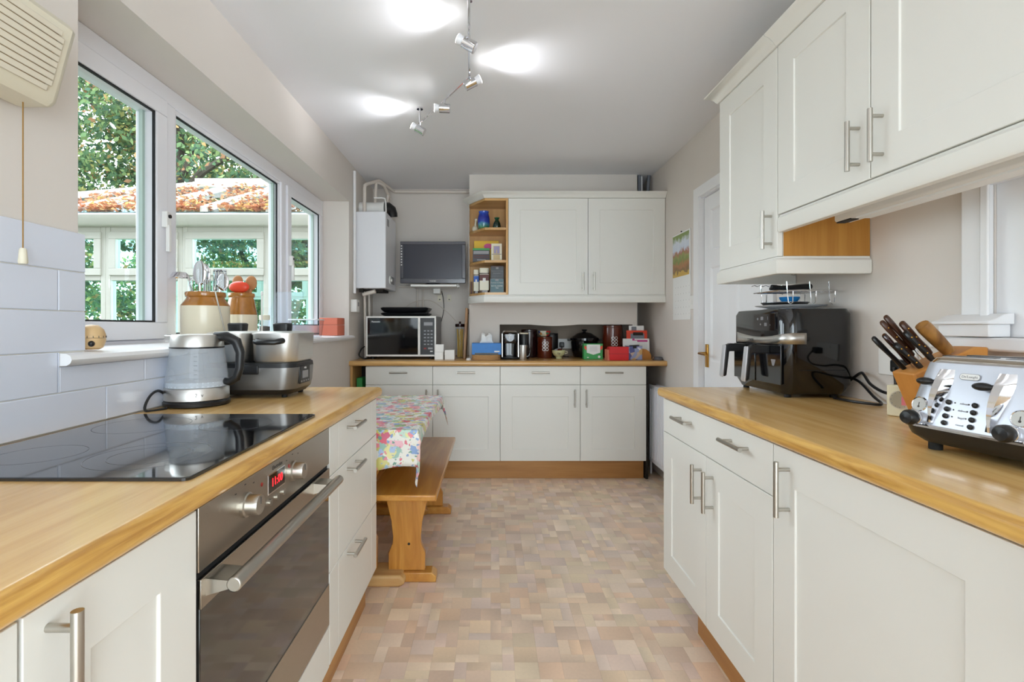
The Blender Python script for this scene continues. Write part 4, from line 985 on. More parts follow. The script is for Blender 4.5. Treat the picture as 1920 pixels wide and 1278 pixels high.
# ---- coffee machine
cf = thing('coffee_machine', 'black capsule coffee machine with round badge', 'coffee machine', (.142, 3.84, ZT+.0005))
MB().loft([(0, -.068, .068, 0, .20, .02), (.008, -.070, .070, -.004, .20, .02), (.016, -.068, .068, 0, .20, .02)], 5).build('base', 'black', cf)
MB().loft([(.016, -.050, .050, .07, .20, .02), (.13, -.052, .052, .065, .20, .02)], 5).build('column', 'blackgloss', cf)
MB().loft([(.125, -.062, .062, .0, .20, .03), (.14, -.066, .066, -.008, .20, .03), (.195, -.066, .066, -.004, .20, .03), (.21, -.058, .058, .01, .19, .03)], 6).build('head', 'blackgloss', cf)
MB().loft([(.21, -.056, .056, .012, .185, .03), (.222, -.046, .046, .02, .17, .03)], 5).build('lid', 'steel', cf)
MB().lathe([(.030, -.006), (.030, -.001), (.027, 0), (.026, 0)], (0, -.0078, .170), 22, axis='y').build('badge_ring', 'bezel', cf)
text('badge_letter', 'T', .05, (-.004, -.0142, .170), FRONT, 'text_white', cf)
for a_ in (-.064, .060): box(a_, a_+.006, -.006, .02, .02, .20).build('side_trim', 'steel', cf)
wtk = thing('water_flask', 'black lidded flask with pale label beside the coffee machine', 'flask', (.252, 3.90, ZT+.0005))
MB().lathe([(.034, 0), (.036, .01), (.036, .05), (.038, .11), (.037, .19), (.034, .20)], n=22).build('body', 'black', wtk); MB().lathe([(.036, .196), (.038, .2), (.036, .207), (1e-5, .208)], n=22).build('lid_rim', 'stoneware', wtk)
mg = thing('steel_mug', 'small steel mug standing in front of the black flask', 'mug', (.240, 3.82, ZT+.0005))
MB().lathe([(.026, 0), (.028, .004), (.030, .07), (.033, .10), (.033, .112), (.029, .112), (.027, .06), (1e-5, .05)], n=22).build('cup', 'steel', mg)
MB().tube([(.029, 0, .095), (.050, 0, .09), (.054, 0, .06), (.046, 0, .03), (.028, 0, .025)], .004, 8).build('handle', 'blackgloss', mg)
def canister(label, x, y, r, h, m_, lid=True, motif=True, name='storage_jar', cat='jar'):
    t = thing(name, label, cat, (x, y, ZT+.0005))
    MB().lathe([(r*.96, 0), (r, .006), (r, h-.02), (r*.985, h-.012)], n=30).build('pot', m_, t)
    if lid: MB().lathe([(r*.985, h-.012), (r*1.01, h-.010), (r*1.01, h), (r*.9, h+.004), (1e-5, h+.005)], n=30).build('lid', m_, t)
    if motif:
        mm = MB()
        for a in range(2):
            for b in range(3):
                cx, cz_ = -.013+.026*a, h*.42+.026*b
                for k in range(16):
                    t0, t1 = 2*math.pi*k/16, 2*math.pi*(k+1)/16; p = lambda t, q: (cx+q*math.cos(t), -math.sqrt(r*r-(cx+q*math.cos(t))**2)-.0006, cz_+q*math.sin(t))
                    mm.add([p(t0, .0085), p(t0, .0125), p(t1, .0125), p(t1, .0085)], [(0, 1, 2, 3)])
        mm.build('ring_motif', 'text_white', t, fix=False)
    return t
canister('tall dark maroon storage jar behind the black flask', .312, 4.14, .068, .228, 'darkjar', motif=False)
canister('brown storage jar with white ring motif under a painted bowl', .432, 4.06, .062, .168, 'brownjar')
canister('tallest brown storage jar with white ring motif behind the red box', .99, 4.08, .078, .262, 'brownjar')
canister('plain black lidded pot behind the brown jar', .505, 4.22, .058, .195, 'black', motif=False, name='lidded_pot', cat='pot')
def painted():
    m, nt, b = nm('painted_bowl'); L = nt.links.new
    tc = nt.nodes.new('ShaderNodeTexCoord'); v = nt.nodes.new('ShaderNodeTexVoronoi'); v.inputs['Scale'].default_value = 30; L(tc.outputs['Object'], v.inputs['Vector'])
    sp = nt.nodes.new('ShaderNodeSeparateColor'); L(v.outputs['Color'], sp.inputs[0]); r = nt.nodes.new('ShaderNodeValToRGB'); r.color_ramp.interpolation = 'CONSTANT'
    cs = [(0, (206, 206, 190)), (.35, (46, 66, 120)), (.55, (210, 200, 170)), (.72, (206, 140, 70)), (.85, (170, 52, 48)), (.93, (70, 120, 90))]
    while len(r.color_ramp.elements) < len(cs): r.color_ramp.elements.new(.5)
    for i, (p, c) in enumerate(cs): r.color_ramp.elements[i].position = p; r.color_ramp.elements[i].color = lin(c)
    L(sp.outputs[0], r.inputs['Fac']); L(r.outputs['Color'], b.inputs['Base Color']); b.inputs['Roughness'].default_value = .25; return m
M['painted'] = painted()
tag(MB().lathe([(.026, 0), (.030, .003), (.045, .02), (.052, .045), (.049, .045), (.041, .02), (1e-5, .008)], (.43, 4.06, ZT+.176), 26).build('painted_bowl', 'painted'), 'small painted bowl resting on the brown storage jar', 'bowl')
sg = thing('sugar_bowl', 'pale green handled bowl with script lettering in front of the socket', 'bowl', (.536, 3.98, ZT+.0005))
MB().lathe([(.024, 0), (.025, .006), (.021, .012), (.040, .026), (.052, .048), (.054, .066), (.051, .066), (.048, .048), (1e-5, .02)], n=28).build('bowl', mat('pale_green_glaze', (206, 204, 158), .2, coat=.4), sg)
MB().tube([(.050, 0, .058), (.068, 0, .056), (.070, 0, .042), (.048, 0, .038)], .004, 8).build('handle', 'stoneware', sg)
text('script', 'ty', .03, (-.005, -.0525, .044), (75, 0, 0), 'text_dark', sg)
for k, (dx, dy) in enumerate(((-.02, 0), (.012, -.012), (.02, .018), (-.004, .022), (.0, -.002))): MB().sphere((dx, dy, .066+.004*(k % 2)), .015, 8, 5, sz=.7).build('wrapped_sweet', ['text_grey', 'brownjar', 'stoneware'][k % 3], sg)
so = thing('double_socket', 'white double socket inside the chimney recess with black plug', 'socket', (.648, 4.372, .955))
box(-.073, .073, 0, .007, 0, .086).build('plate', 'whitePl', so, .002); box(-.055, -.015, -.04, 0, .012, .056).build('plug', 'black', so, .006)
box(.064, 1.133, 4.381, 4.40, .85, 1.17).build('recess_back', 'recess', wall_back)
tag(MB().cable([(.61, 4.33, .98), (.608, 4.30, .93), (.605, 4.25, .902), (.61, 4.18, .899), (.635, 4.12, .899)], .004, 6).build('kettle_cable', 'black'), 'black cable dropping from the recess socket to the worktop', 'cable')
sl = thing('slow_cooker', 'black oval slow cooker with domed lid and knob', 'slow cooker', (.775, 4.16, ZT+.0005))
m_ = MB().lathe([(.085, 0), (.095, .01), (.108, .06), (.112, .135), (.118, .14), (.118, .15)], n=32); m_.build('pot', 'blackgloss', sl)
MB().lathe([(.122, .15), (.122, .158), (.105, .168), (.06, .198), (.02, .208), (1e-5, .209)], n=32).build('lid', 'blackgloss', sl)
MB().lathe([(.012, .206), (.010, .214), (.022, .222), (.024, .230), (1e-5, .233)], n=20).build('lid_knob', 'black', sl)
for s_ in (-1, 1): box(-.03 if 0 else s_*.118-(.0 if s_ > 0 else .022), s_*.118+(.022 if s_ > 0 else 0), -.03, .03, .135, .15).build('side_handle', 'black', sl, .004)
text('maker_lettering', 'MAX', .026, (-.02, -.1135, .105), FRONT, 'text_grey', sl)
# ---- boxes and papers on the right
te = thing('tea_box', 'green tea box with white shield label', 'box', (.79, 3.86, ZT+.0005))
box(-.073, .073, 0, .07, 0, .122).build('carton', 'green', te, .002)
MB().prism([(-.052, .115), (-.052, .052), (0, .036), (.052, .052), (.052, .115)], -.001, .0005, 'y').build('label', 'text_white', te)
for s_ in (-1, 1): MB().prism([(s_*.054, .1), (s_*.054, .07), (s_*.07, .085), (s_*.07, .108)], -.0008, .0005, 'y').build('leaf_print', 'orange', te)
for k in range(4): box(-.03, .03, -.0014, -.0009, .066+.01*k, .068+.01*k).build('small_print', 'text_grey', te)
box(-.05, -.036, -.0008, .0005, .012, .018).build('print', 'text_white', te); MB().cyl((.044, 0, .02), (.044, -.0008, .02), .010, n=14).build('seal', 'text_white', te)
rb = thing('red_box', 'red angular money box on the worktop front edge', 'box', (.955, 3.745, ZT+.0005))
MB().prism([(0, 0), (.11, 0), (.11, .085), (.07, .102), (.0, .102), (-.004, .05)], -.066, .078, 'x').build('lower_case', 'red', rb, .002); box(-.07, .082, -.0045, .112, .048, .051).build('seam', mat('dark_red', (150, 14, 18), .5), rb)
MB().prism([(.004, 0), (.105, 0), (.105, .08), (.02, .08)], -.080, -.066, 'x').build('end_cap', 'terracotta', rb)
M['photo'] = painted(); M['photo'].name = 'photo_card_print'
r_ = [n for n in M['photo'].node_tree.nodes if n.type == 'VALTORGB'][0]
for e_, c in zip(r_.color_ramp.elements, ((150, 160, 196), (92, 96, 150), (196, 176, 160), (206, 166, 110), (120, 116, 170), (226, 226, 232))): e_.color = lin(c)
bb = thing('photo_box', 'card box printed with a lavender photo and thumb notch', 'box', (1.093, 3.80, ZT+.0005))
box(-.058, .058, 0, .07, 0, .105).build('carton', 'photo', bb, .002); box(-.014, .014, -.001, .004, .088, .106).build('thumb_notch', 'black', bb); box(-.058, .058, .0, .07, .105, .107).build('lid_edge', 'bezel', bb)
tag(MB().tube([(1.05, 3.79, ZT+.110), (1.13, 3.81, ZT+.1115)], .0035, 8).build('pen', 'black'), 'black pen lying across the photo box', 'pen')
def sheet(label, x0, x1, y, z0, z1, m_, tilt, name='leaflet', dec=()):
    t = thing(name, label, 'leaflet', ((x0+x1)/2, y, z0)); t.rotation_euler = (R(-tilt), 0, 0)
    w_ = (x1-x0)/2; box(-w_, w_, 0, .002, 0, z1-z0).build('sheet', m_, t)
    for q_, (a, b, c, d, mm) in enumerate(dec): box(a, b, -.0008-.0004*q_, .0004, c, d).build('print', mm, t)
    return t
pk = mat('magenta_print', (206, 70, 140), .6)
sheet('white letter with magenta heading in the letter rack', 1.04, 1.25, 3.93, ZT+.02, ZT+.16, 'white2', 6, dec=((-.03, -.012, .06, .14, pk), (-.012, .09, .115, .13, pk), (0, .085, .05, .1, 'text_white')))
sheet('plain white envelope at the front of the letter rack', 1.035, 1.15, 3.915, ZT+.02, ZT+.145, 'white2', 6)
sheet('red greetings card standing behind the letters', 1.075, 1.24, 3.955, ZT+.03, ZT+.225, 'orange', 4, name='card', dec=((-.05, .06, .12, .17, 'greypipe'), (-.03, .05, .155, .18, 'darkgap')))
sheet('grey and white leaflet at the back of the letter rack', 1.10, 1.22, 3.975, ZT+.03, ZT+.262, 'white2', 3, dec=((-.04, 0, .19, .225, 'greypipe'),))
lr = thing('letter_rack', 'curved wooden letter rack end by the photo box', 'letter rack', (1.20, 3.86, ZT+.0005))
MB().prism([(-.04, 0), (.04, 0), (.04, .03), (.025, .06), (0, .078), (-.04, .085)], 0, .012, 'y').build('end_panel', 'blockwood', lr, .002); MB().prism([(-.04, 0), (.04, 0), (.04, .03), (.025, .06), (0, .078), (-.04, .085)], .15, .132, 'y').build('end_panel', 'blockwood', lr, .002); box(-.16, .04, .012, .132, 0, .012).build('base', 'blockwood', lr)
ws = thing('folded_wallet', 'dark grey folded glasses case at the worktop end', 'case', (1.262, 3.775, ZT+.0005))
MB().loft([(0, -.034, .034, -.03, .04, .02), (.008, -.036, .036, -.032, .042, .02), (.024, -.028, .030, -.026, .036, .02), (.028, -.018, .02, -.016, .026, .014)], 5).build('case', 'bezel', ws)
tag(MB().tube([(1.085, 4.14, ZT+.001), (1.09, 4.14, ZT+.15), (1.07, 4.13, ZT+.295)], [.008, .007, .011], 8).build('wooden_rod', 'handlewood'), 'dark wooden rod leaning upright behind the letters', 'rod')

# ================================================================== things on the open shelves
def glaze_mat(name, cs, sc_=14, rough=.15):
    m, nt, b = nm(name); L = nt.links.new
    tc = nt.nodes.new('ShaderNodeTexCoord'); n = nt.nodes.new('ShaderNodeTexNoise'); n.inputs['Scale'].default_value = sc_; n.inputs['Detail'].default_value = 5; L(tc.outputs['Object'], n.inputs['Vector'])
    sp = nt.nodes.new('ShaderNodeSeparateXYZ'); L(tc.outputs['Generated'], sp.inputs[0])
    a = nt.nodes.new('ShaderNodeMath'); a.operation = 'MULTIPLY_ADD'; a.inputs[1].default_value = .5; L(n.outputs['Fac'], a.inputs[0]); L(sp.outputs['Z'], a.inputs[2])
    s2 = nt.nodes.new('ShaderNodeMath'); s2.operation = 'SUBTRACT'; s2.inputs[1].default_value = .25; L(a.outputs[0], s2.inputs[0])
    r = nt.nodes.new('ShaderNodeValToRGB')
    while len(r.color_ramp.elements) < len(cs): r.color_ramp.elements.new(.5)
    for i, (p, c) in enumerate(cs): r.color_ramp.elements[i].position = p; r.color_ramp.elements[i].color = lin(c)
    L(s2.outputs[0], r.inputs['Fac']); L(r.outputs['Color'], b.inputs['Base Color']); b.inputs['Roughness'].default_value = rough; b.inputs['Coat Weight'].default_value = .5
    return m
S1, S2, S3 = 1.4045, 1.6465, 1.8905
bv = tag(MB().lathe([(.034, 0), (.040, .01), (.048, .05), (.048, .09), (.040, .125), (.037, .135), (.041, .148), (.037, .146), (.034, .13), (.04, .09), (1e-5, .02)], (-.062, 3.86, S3), 30).build('blue_vase', glaze_mat('blue_lustre', [(0, (150, 120, 40)), (.12, (60, 130, 90)), (.3, (70, 140, 170)), (.42, (28, 60, 170)), (.75, (24, 44, 150)), (1, (40, 90, 200))])), 'blue iridescent vase on the top open shelf', 'vase')
gv = thing('green_vase', 'small dark green glass vase with pinched neck on the top shelf', 'vase', (.040, 3.84, S3))
MB().lathe([(.020, 0), (.026, .008), (.031, .03), (.026, .055), (.015, .075), (.013, .082), (.021, .097), (.018, .096), (.011, .08), (1e-5, .03)], n=24).build('body', glaze_mat('bottle_green', [(0, (20, 60, 44)), (.5, (12, 44, 34)), (1, (30, 90, 64))], 20, .08), gv)
dk = thing('duck_ornament', 'small white bird ornament beside the blue vase', 'ornament', (-.132, 3.935, S3))
MB().sphere((0, 0, .028), .026, 14, 8, sx=1, sy=.8, sz=1.05).build('body', 'stoneware', dk); MB().tube([(.004, 0, .05), (.004, -.004, .075), (.008, -.01, .092)], [.012, .008, .009], 10).sphere((.010, -.012, .099), .013, 12, 8).build('head', 'stoneware', dk); MB().cyl((.02, -.018, .099), (.034, -.024, .096), .004, .001, n=8).build('beak', 'blockwood', dk)
def carton(name, label, cat, x0, x1, y0, d, z, h, m_, prints=(), words=()):
    t = thing(name, label, cat, ((x0+x1)/2, y0, z)); w_ = (x1-x0)/2
    box(-w_, w_, 0, d, 0, h).build('carton', m_, t, .0012)
    for q_, (a, b, c, e_, mm) in enumerate(prints): box(a*w_, b*w_, -.0005-.0003*q_, .0005, c*h, e_*h).build('print', mm, t)
    for s_, size, zz, mm in words: text('lettering', s_, size, (0, -.0026, zz*h), FRONT, mm, t)
    return t
M['yel'] = mat('yellow_card', (224, 182, 40), .5); M['tan'] = mat('tan_print', (206, 186, 140), .5); M['teal'] = mat('teal_tin', (14, 82, 92), .3); M['inky'] = mat('black_tin', (26, 30, 34), .3); M['pinkp'] = mat('pink_print', (196, 70, 130), .5)
M['lilac'] = mat('lilac_print', (156, 150, 186), .5); M['ivory'] = mat('ivory_tin', (228, 224, 204), .4); M['bluep'] = mat('blue_print', (36, 92, 182), .5); M['dkgrey'] = mat('charcoal_print', (64, 66, 72), .45); M['brownp'] = mat('brown_print', (96, 48, 44), .5)
y_ = carton('tea_carton', 'yellow carton with pink oval lying behind the other tea boxes', 'carton', -.138, .055, 3.89, .09, S2, .172, 'yel')
ovl = MB().lathe([(.028, 0), (.028, .001)], (.012, -.0002, .128), 20, axis='y').build('pink_oval', 'pinkp', y_); ovl.scale = (1.25, 1, .8); ovl.location = (0, 0, .026)
carton('tea_carton', 'dark striped tea carton with green top lying on its side', 'carton', -.146, -.016, 3.83, .055, S2, .105, 'dkgrey', [(-1, 1, .86, 1, 'green'), (-.9, .9, .58, .80, 'text_grey'), (-.9, .9, .42, .48, 'brownp'), (-.9, .9, .28, .34, 'brownp'), (-.5, .5, .1, .18, 'text_grey')])
carton('picture_tin', 'ivory tin with a lilac tower picture on the middle shelf', 'tin', -.004, .078, 3.81, .06, S2, .138, 'ivory', [(-.62, .62, .1, .88, 'tan'), (-.5, .55, .45, .85, 'lilac'), (-.06, .1, .2, .66, 'tan'), (-.9, .9, .38, .42, 'text_grey')])
def coffee_jar(label, x, y, r, h, m_):
    t = thing('coffee_jar', label, 'jar', (x, y, S1))
    MB().loft([(0, -r, r, -r, r, r*.35), (h*.8, -r, r, -r, r, r*.35)], 5).build('glass', mat('coffee_brown', (66, 42, 30), .15), t); MB().loft([(h*.8, -r*.98, r*.98, -r*.98, r*.98, r*.5), (h, -r*.98, r*.98, -r*.98, r*.98, r*.5)], 6).build('lid', 'ivory', t)
    box(-r*.92, r*.92, -r-.001, -r+.002, h*.12, h*.76).build('label', 'ivory', t); box(-r*.92, r*.92, -r-.0016, -r, h*.5, h*.74).build('label_band', m_, t); box(-r*.3, r*.3, -r-.002, -r, h*.45, h*.6).build('label_cup', 'text_white', t)
    return t
coffee_jar('narrow coffee jar with blue label band on the bottom shelf', -.122, 3.925, .021, .19, 'bluep'); coffee_jar('wide coffee jar with brown label band on the bottom shelf', -.058, 3.87, .038, .196, 'brownp')
tag(box(-.166, -.158, 3.935, 3.98, S1, S1+.10).build('red_booklet', 'brownp'), 'thin dark red booklet standing at the shelf edge', 'book')
carton('tea_tin', 'teal tea tin with pale lettering at the bottom of the stack', 'tin', -.012, .092, 3.80, .075, S1, .112, 'teal', [(-.95, .95, .95, .99, 'text_grey'), (-.95, .95, .02, .05, 'text_grey'), (-.97, -.93, .02, .99, 'text_grey'), (.93, .97, .02, .99, 'text_grey'), (-.25, .25, .82, .93, 'text_grey')], [('Fortnum & Mason', .0125, .70, 'text_white'), ('ROYAL BLEND', .0135, .48, 'text_white'), ('TEA', .0135, .34, 'text_white')])
carton('tea_tin', 'black tea tin stacked on the teal one', 'tin', -.008, .092, 3.80, .075, S1+.1125, .095, 'inky', [(-.2, .2, .74, .9, 'text_grey'), (-.95, .95, .93, .97, 'brownp')], [('Fortnum & Mason', .012, .58, 'text_grey'), ('BREAKFAST', .012, .38, 'text_grey')])

# ================================================================== things on the window sill
SZ = 1.0865
def crock(label, x, y, r, h, split):
    t = thing('stoneware_crock', label, 'crock', (x, y, SZ))
    k = h*split
    MB().lathe([(r*.95, 0), (r, .008), (r, k-.006), (r*.99, k)], n=32).build('body', 'stoneware', t)
    MB().lathe([(r*.99, k), (r*.98, k+.004), (r*.80, h-.03), (r*.76, h-.022), (r*.82, h-.018), (r*.84, h-.010), (r*.82, h-.002), (r*.76, h), (r*.70, h-.004), (r*.70, h-.03), (r*.86, k), (r*.86, .03), (1e-5, .02)], n=32).build('neck', 'stoneamber', t)
    return t
crock('wide stoneware crock full of steel utensils', -1.125, 1.955, .086, .197, .72)
crock('narrower stoneware crock with wooden and orange spoons', -1.125, 2.235, .066, .212, .54)
def utensil(label, pts, r, head, m_, hm=None, cat='utensil', name='utensil'):
    t = thing(name, label, cat, pts[0]); o = Vector(pts[0])
    MB().tube([Vector(p)-o for p in pts], r, 8).build('handle', m_, t)
    h = MB(); head(h, Vector(pts[-1])-o); h.build('head', hm or m_, t); return t
def oval(sx, sy, sz, dz=0, dx=0): return lambda h, p: h.sphere((p.x+dx, p.y, p.z+dz), 1, 16, 8, sx, sy, sz)
def ladle(h, p):
    h.lathe([(1e-5, .018), (.024, .014), (.034, 0), (.036, -.006), (.033, -.002), (.022, .010), (1e-5, .014)], (p.x-.034, p.y, p.z), 20)
def slotted(h, p):
    for k in range(5): h.box(p.x-.026+k*.011, p.x-.019+k*.011, p.y-.002, p.y+.002, p.z-.005, p.z+.068)
    h.box(p.x-.026, p.x+.025, p.y-.002, p.y+.002, p.z-.012, p.z-.004).box(p.x-.026, p.x+.025, p.y-.002, p.y+.002, p.z+.066, p.z+.074)
def whisk(h, p):
    for k in range(6):
        a = math.pi*k/6; c, s_ = math.cos(a), math.sin(a)
        h.tube([(p.x+w_*c, p.y+w_*s_, p.z+z_) for w_, z_ in ((0, 0), (.012, .02), (.022, .05), (.015, .075), (0, .085), (-.015, .075), (-.022, .05), (-.012, .02), (0, 0))], .0011, 5)
cx, cy = -1.125, 1.955
utensil('steel ladle hooked over the wide crock', [(cx-.02, cy, SZ+.03), (cx-.055, cy, SZ+.2), (cx-.068, cy, SZ+.26)], .0035, ladle, 'chrome')
utensil('large shiny serving spoon in the wide crock', [(cx+.0, cy-.02, SZ+.03), (cx-.006, cy-.03, SZ+.225)], .0035, oval(.027, .006, .048, .045), 'chrome')
utensil('second serving spoon behind the large one in the wide crock', [(cx-.02, cy+.02, SZ+.03), (cx-.022, cy+.03, SZ+.23)], .0035, oval(.025, .006, .044, .04), 'chrome')
utensil('slotted steel turner in the wide crock', [(cx+.015, cy+.02, SZ+.03), (cx+.04, cy+.03, SZ+.215)], .0035, slotted, 'chrome')
utensil('steel balloon whisk leaning in the wide crock', [(cx-.01, cy, SZ+.03), (cx-.035, cy-.01, SZ+.175)], .005, whisk, 'chrome')
utensil('small steel spoon at the edge of the wide crock', [(cx+.02, cy-.02, SZ+.03), (cx+.066, cy-.01, SZ+.20)], .003, oval(.024, .006, .034, .035, .008), 'chrome')
utensil('thin steel fork between the spoons in the wide crock', [(cx+.01, cy, SZ+.03), (cx+.02, cy-.03, SZ+.195)], .003, lambda h, p: [h.box(p.x-.012+k*.008, p.x-.008+k*.008, p.y-.001, p.y+.001, p.z, p.z+.05) for k in range(4)] and h.box(p.x-.012, p.x+.016, p.y-.001, p.y+.001, p.z-.008, p.z), 'chrome')
cx, cy = -1.125, 2.235
utensil('orange plastic spoon in the narrower crock', [(cx, cy-.02, SZ+.04), (cx+.004, cy-.03, SZ+.215)], .005, oval(.046, .016, .026, .022), 'orange')
utensil('wooden spoon with pale bowl in the narrower crock', [(cx+.01, cy+.01, SZ+.04), (cx+.036, cy+.015, SZ+.23)], .005, oval(.027, .007, .034, .028), 'spoonwood')
utensil('darker wooden spoon in the narrower crock', [(cx-.01, cy+.01, SZ+.04), (cx-.022, cy+.01, SZ+.235)], .005, oval(.025, .007, .03, .028), 'spoonwood')
utensil('wooden spatula low between the spoons in the narrower crock', [(cx-.01, cy+.01, SZ+.04), (cx+.01, cy+.03, SZ+.2)], .005, lambda h, p: h.box(p.x-.02, p.x+.02, p.y-.002, p.y+.002, p.z-.01, p.z+.05), 'spoonwood')
utensil('white plastic stirrer leaning outside the narrower crock', [(-1.05, 2.27, SZ+.002), (-1.04, 2.25, SZ+.21)], .004, oval(.006, .006, .012, .0), 'whitePl')
utensil('slim steel skewer leaning against the wide crock', [(-1.026, 1.93, SZ-.002), (-1.043, 1.87, SZ+.205)], .0028, oval(.006, .004, .01), 'steelH')
sp = thing('pepper_jar', 'small glass jar of peppercorns with cream lid', 'jar', (-1.12, 2.45, SZ))
MB().lathe([(.024, 0), (.026, .006), (.026, .085), (.022, .095)], n=22).build('glass_jar', 'acrylic', sp); MB().lathe([(.0235, .003), (.0245, .006), (.0245, .062), (1e-5, .066)], n=20).build('peppercorns', mat('peppercorn', (92, 84, 78), .8, var=.4, vscale=260, bump=.8, bscale=250), sp); MB().lathe([(.024, .094), (.025, .098), (.025, .118), (1e-5, .12)], n=22).build('lid', 'ivory', sp)
ck = thing('recipe_stand', 'clear acrylic recipe book stand on the sill', 'book stand', (-1.14, 2.62, SZ), 0)
MB().prism([(.0, .10), (.004, .10), (.19, .004), (.186, .0)], -.0, .004, 'x').build('brace', 'acrylic', ck)
m_ = MB().add([(-.09, 0, 0), (.09, 0, 0), (.07, .22, .26), (-.09, .22, .26), (-.09, .004, 0), (.09, .004, 0), (.07, .224, .26), (-.09, .224, .26)], [(0,1,2,3),(7,6,5,4),(0,1,5,4),(1,2,6,5),(2,3,7,6),(3,0,4,7)]); m_.build('sloped_sheet', 'acrylic', ck)
box(-.09, .09, -.05, 0, 0, .004).box(-.09, .09, -.054, -.05, 0, .035).build('ledge', 'acrylic', ck)
wbx = thing('plastic_tub', 'white translucent plastic tub behind the pepper jar', 'tub', (-1.115, 2.74, SZ))
wbx.location = (-1.11, 2.98, SZ)
MB().loft([(0, -.075, .075, -.06, .06, .015), (.095, -.085, .085, -.07, .07, .015), (.10, -.088, .088, -.073, .073, .015)], 5).build('tub', 'acrylic', wbx); MB().loft([(.10, -.088, .088, -.073, .073, .015), (.106, -.086, .086, -.071, .071, .015)], 5).build('lid', 'white', wbx)
tcb = thing('terracotta_box', 'terracotta pink faceted box at the far end of the sill', 'box', (-1.115, 3.42, SZ))
hexa = [(-.072, 0), (.052, 0), (.072, .05), (.072, .10), (.052, .13), (-.072, .13)]
MB().prism(hexa, 0, .072, 'z').build('lower_case', 'terracotta', tcb, .002); MB().prism(hexa, .0735, .122, 'z').build('lid', 'terracotta', tcb, .003)
eg = thing('egg_timer', 'round beech wood kitchen timer on the sill beside the tiles', 'timer', (-1.075, 1.335, SZ)); eg.scale = (.86, .86, .9)
MB().lathe([(.020, 0), (.030, .006), (.0365, .025), (.037, .034)], n=28).build('lower_half', 'eggwood', eg); MB().lathe([(.037, .035), (.0365, .044), (.031, .060), (.018, .072), (1e-5, .0745)], n=28).build('upper_half', 'eggwood', eg)
for k in range(16):
    a = 2*math.pi*k/16; MB().cyl((.0372*math.cos(a), .0372*math.sin(a), .035), (.0372*math.cos(a), .0372*math.sin(a), .041), .0009, n=5).build('minute_mark', 'text_dark', eg)
MB().sphere((.022, -.028, .018), .009, 10, 6).build('dark_spot', 'black', eg)

# ================================================================== left worktop: kettle and multi-cooker
ke = thing('kettle', 'glass kettle with brushed steel bands and black handle', 'kettle', (-.962, 1.625, ZT+.0005))
MB().lathe([(.086, 0), (.096, .004), (.097, .014), (.092, .019), (1e-5, .0195)], n=40).build('power_base', 'black', ke)
MB().lathe([(.092, .020), (.094, .022), (.0935, .058), (.092, .060), (1e-5, .0605)], n=40).build('lower_band', 'steel', ke)
gl = MB().lathe([(.0915, .061), (.0925, .066), (.086, .125), (.0775, .186), (.0745, .186), (.083, .125), (.0892, .068), (.0885, .0635)], n=40); gl.build('glass_body', 'kettleglass', ke)
MB().lathe([(.088, .0612), (.089, .066), (.088, .078), (1e-5, .079)], n=36).build('water', 'limescale', ke)
MB().lathe([(.0785, .185), (.079, .188), (.0785, .190)], n=40).build('seal', 'black', ke)
MB().lathe([(.0775, .190), (.0755, .222), (.072, .228), (.03, .231), (1e-5, .2315)], n=40).build('upper_band', 'steel', ke)
MB().prism([(-.070, .024), (-.070, -.024), (-.106, -.004), (-.106, .004)], .205, .2265, 'z').build('spout', 'steel', ke, .002); MB().prism([(-.074, .018), (-.074, -.018), (-.099, -.001), (-.099, .001)], .2266, .2275, 'z').build('spout_mouth', 'black', ke)
MB().tube([(.058, 0, .222), (.095, 0, .222), (.128, 0, .205), (.140, 0, .170), (.138, 0, .120), (.128, 0, .088), (.105, 0, .074), (.088, 0, .078)], [.014, .016, .016, .014, .013, .013, .012, .010], 12, flat=1.1).build('handle', 'black', ke)
for k in range(6): box(.036-.001, .046, -.0795, -.0785, .09+.014*k, .0912+.014*k).build('level_mark', 'text_grey', ke)
text('band_lettering', '2  v', .016, (.052, -.0795, .040), (90, 0, 30), 'text_dark', ke)
tag(MB().cable([(-1.0, 1.53, ZT+.004), (-1.03, 1.48, ZT+.004), (-1.035, 1.50, ZT+.04), (-1.04, 1.55, ZT+.055), (-1.042, 1.60, ZT+.03), (-1.04, 1.66, ZT+.004), (-1.04, 1.72, ZT+.004)], .004, 8).build('kettle_cable', 'black'), 'black kettle cable looped against the tiles', 'cable')
mc = thing('multi_cooker', 'grey and steel two-pot multi cooker with black handles', 'cooker', (-.868, 1.755, ZT+.0005))
W_ = .165; Dp = .235
MB().loft([(.012, -W_+.02, W_-.022, .014, Dp-.02, .04), (.03, -W_+.004, W_-.006, .002, Dp, .05)], 7).build('base', 'black', mc)
MB().loft([(.03, -W_+.004, W_-.006, .002, Dp, .05), (.055, -W_, W_, 0, Dp, .05), (.108, -W_-.004, W_+.004, 0, Dp, .05)], 7).build('housing', mat('graphite_metal', (128, 126, 124), .32, .8), mc)
MB().loft([(.108, -W_-.004, W_+.004, 0, Dp, .05), (.122, -W_-.002, W_+.002, .002, Dp, .05), (.126, -W_+.01, W_-.01, .01, Dp-.01, .045)], 7).build('rim', 'black', mc)
box(-.02, .045, -.004, .01, .085, .118).build('catch', 'black', mc, .004)
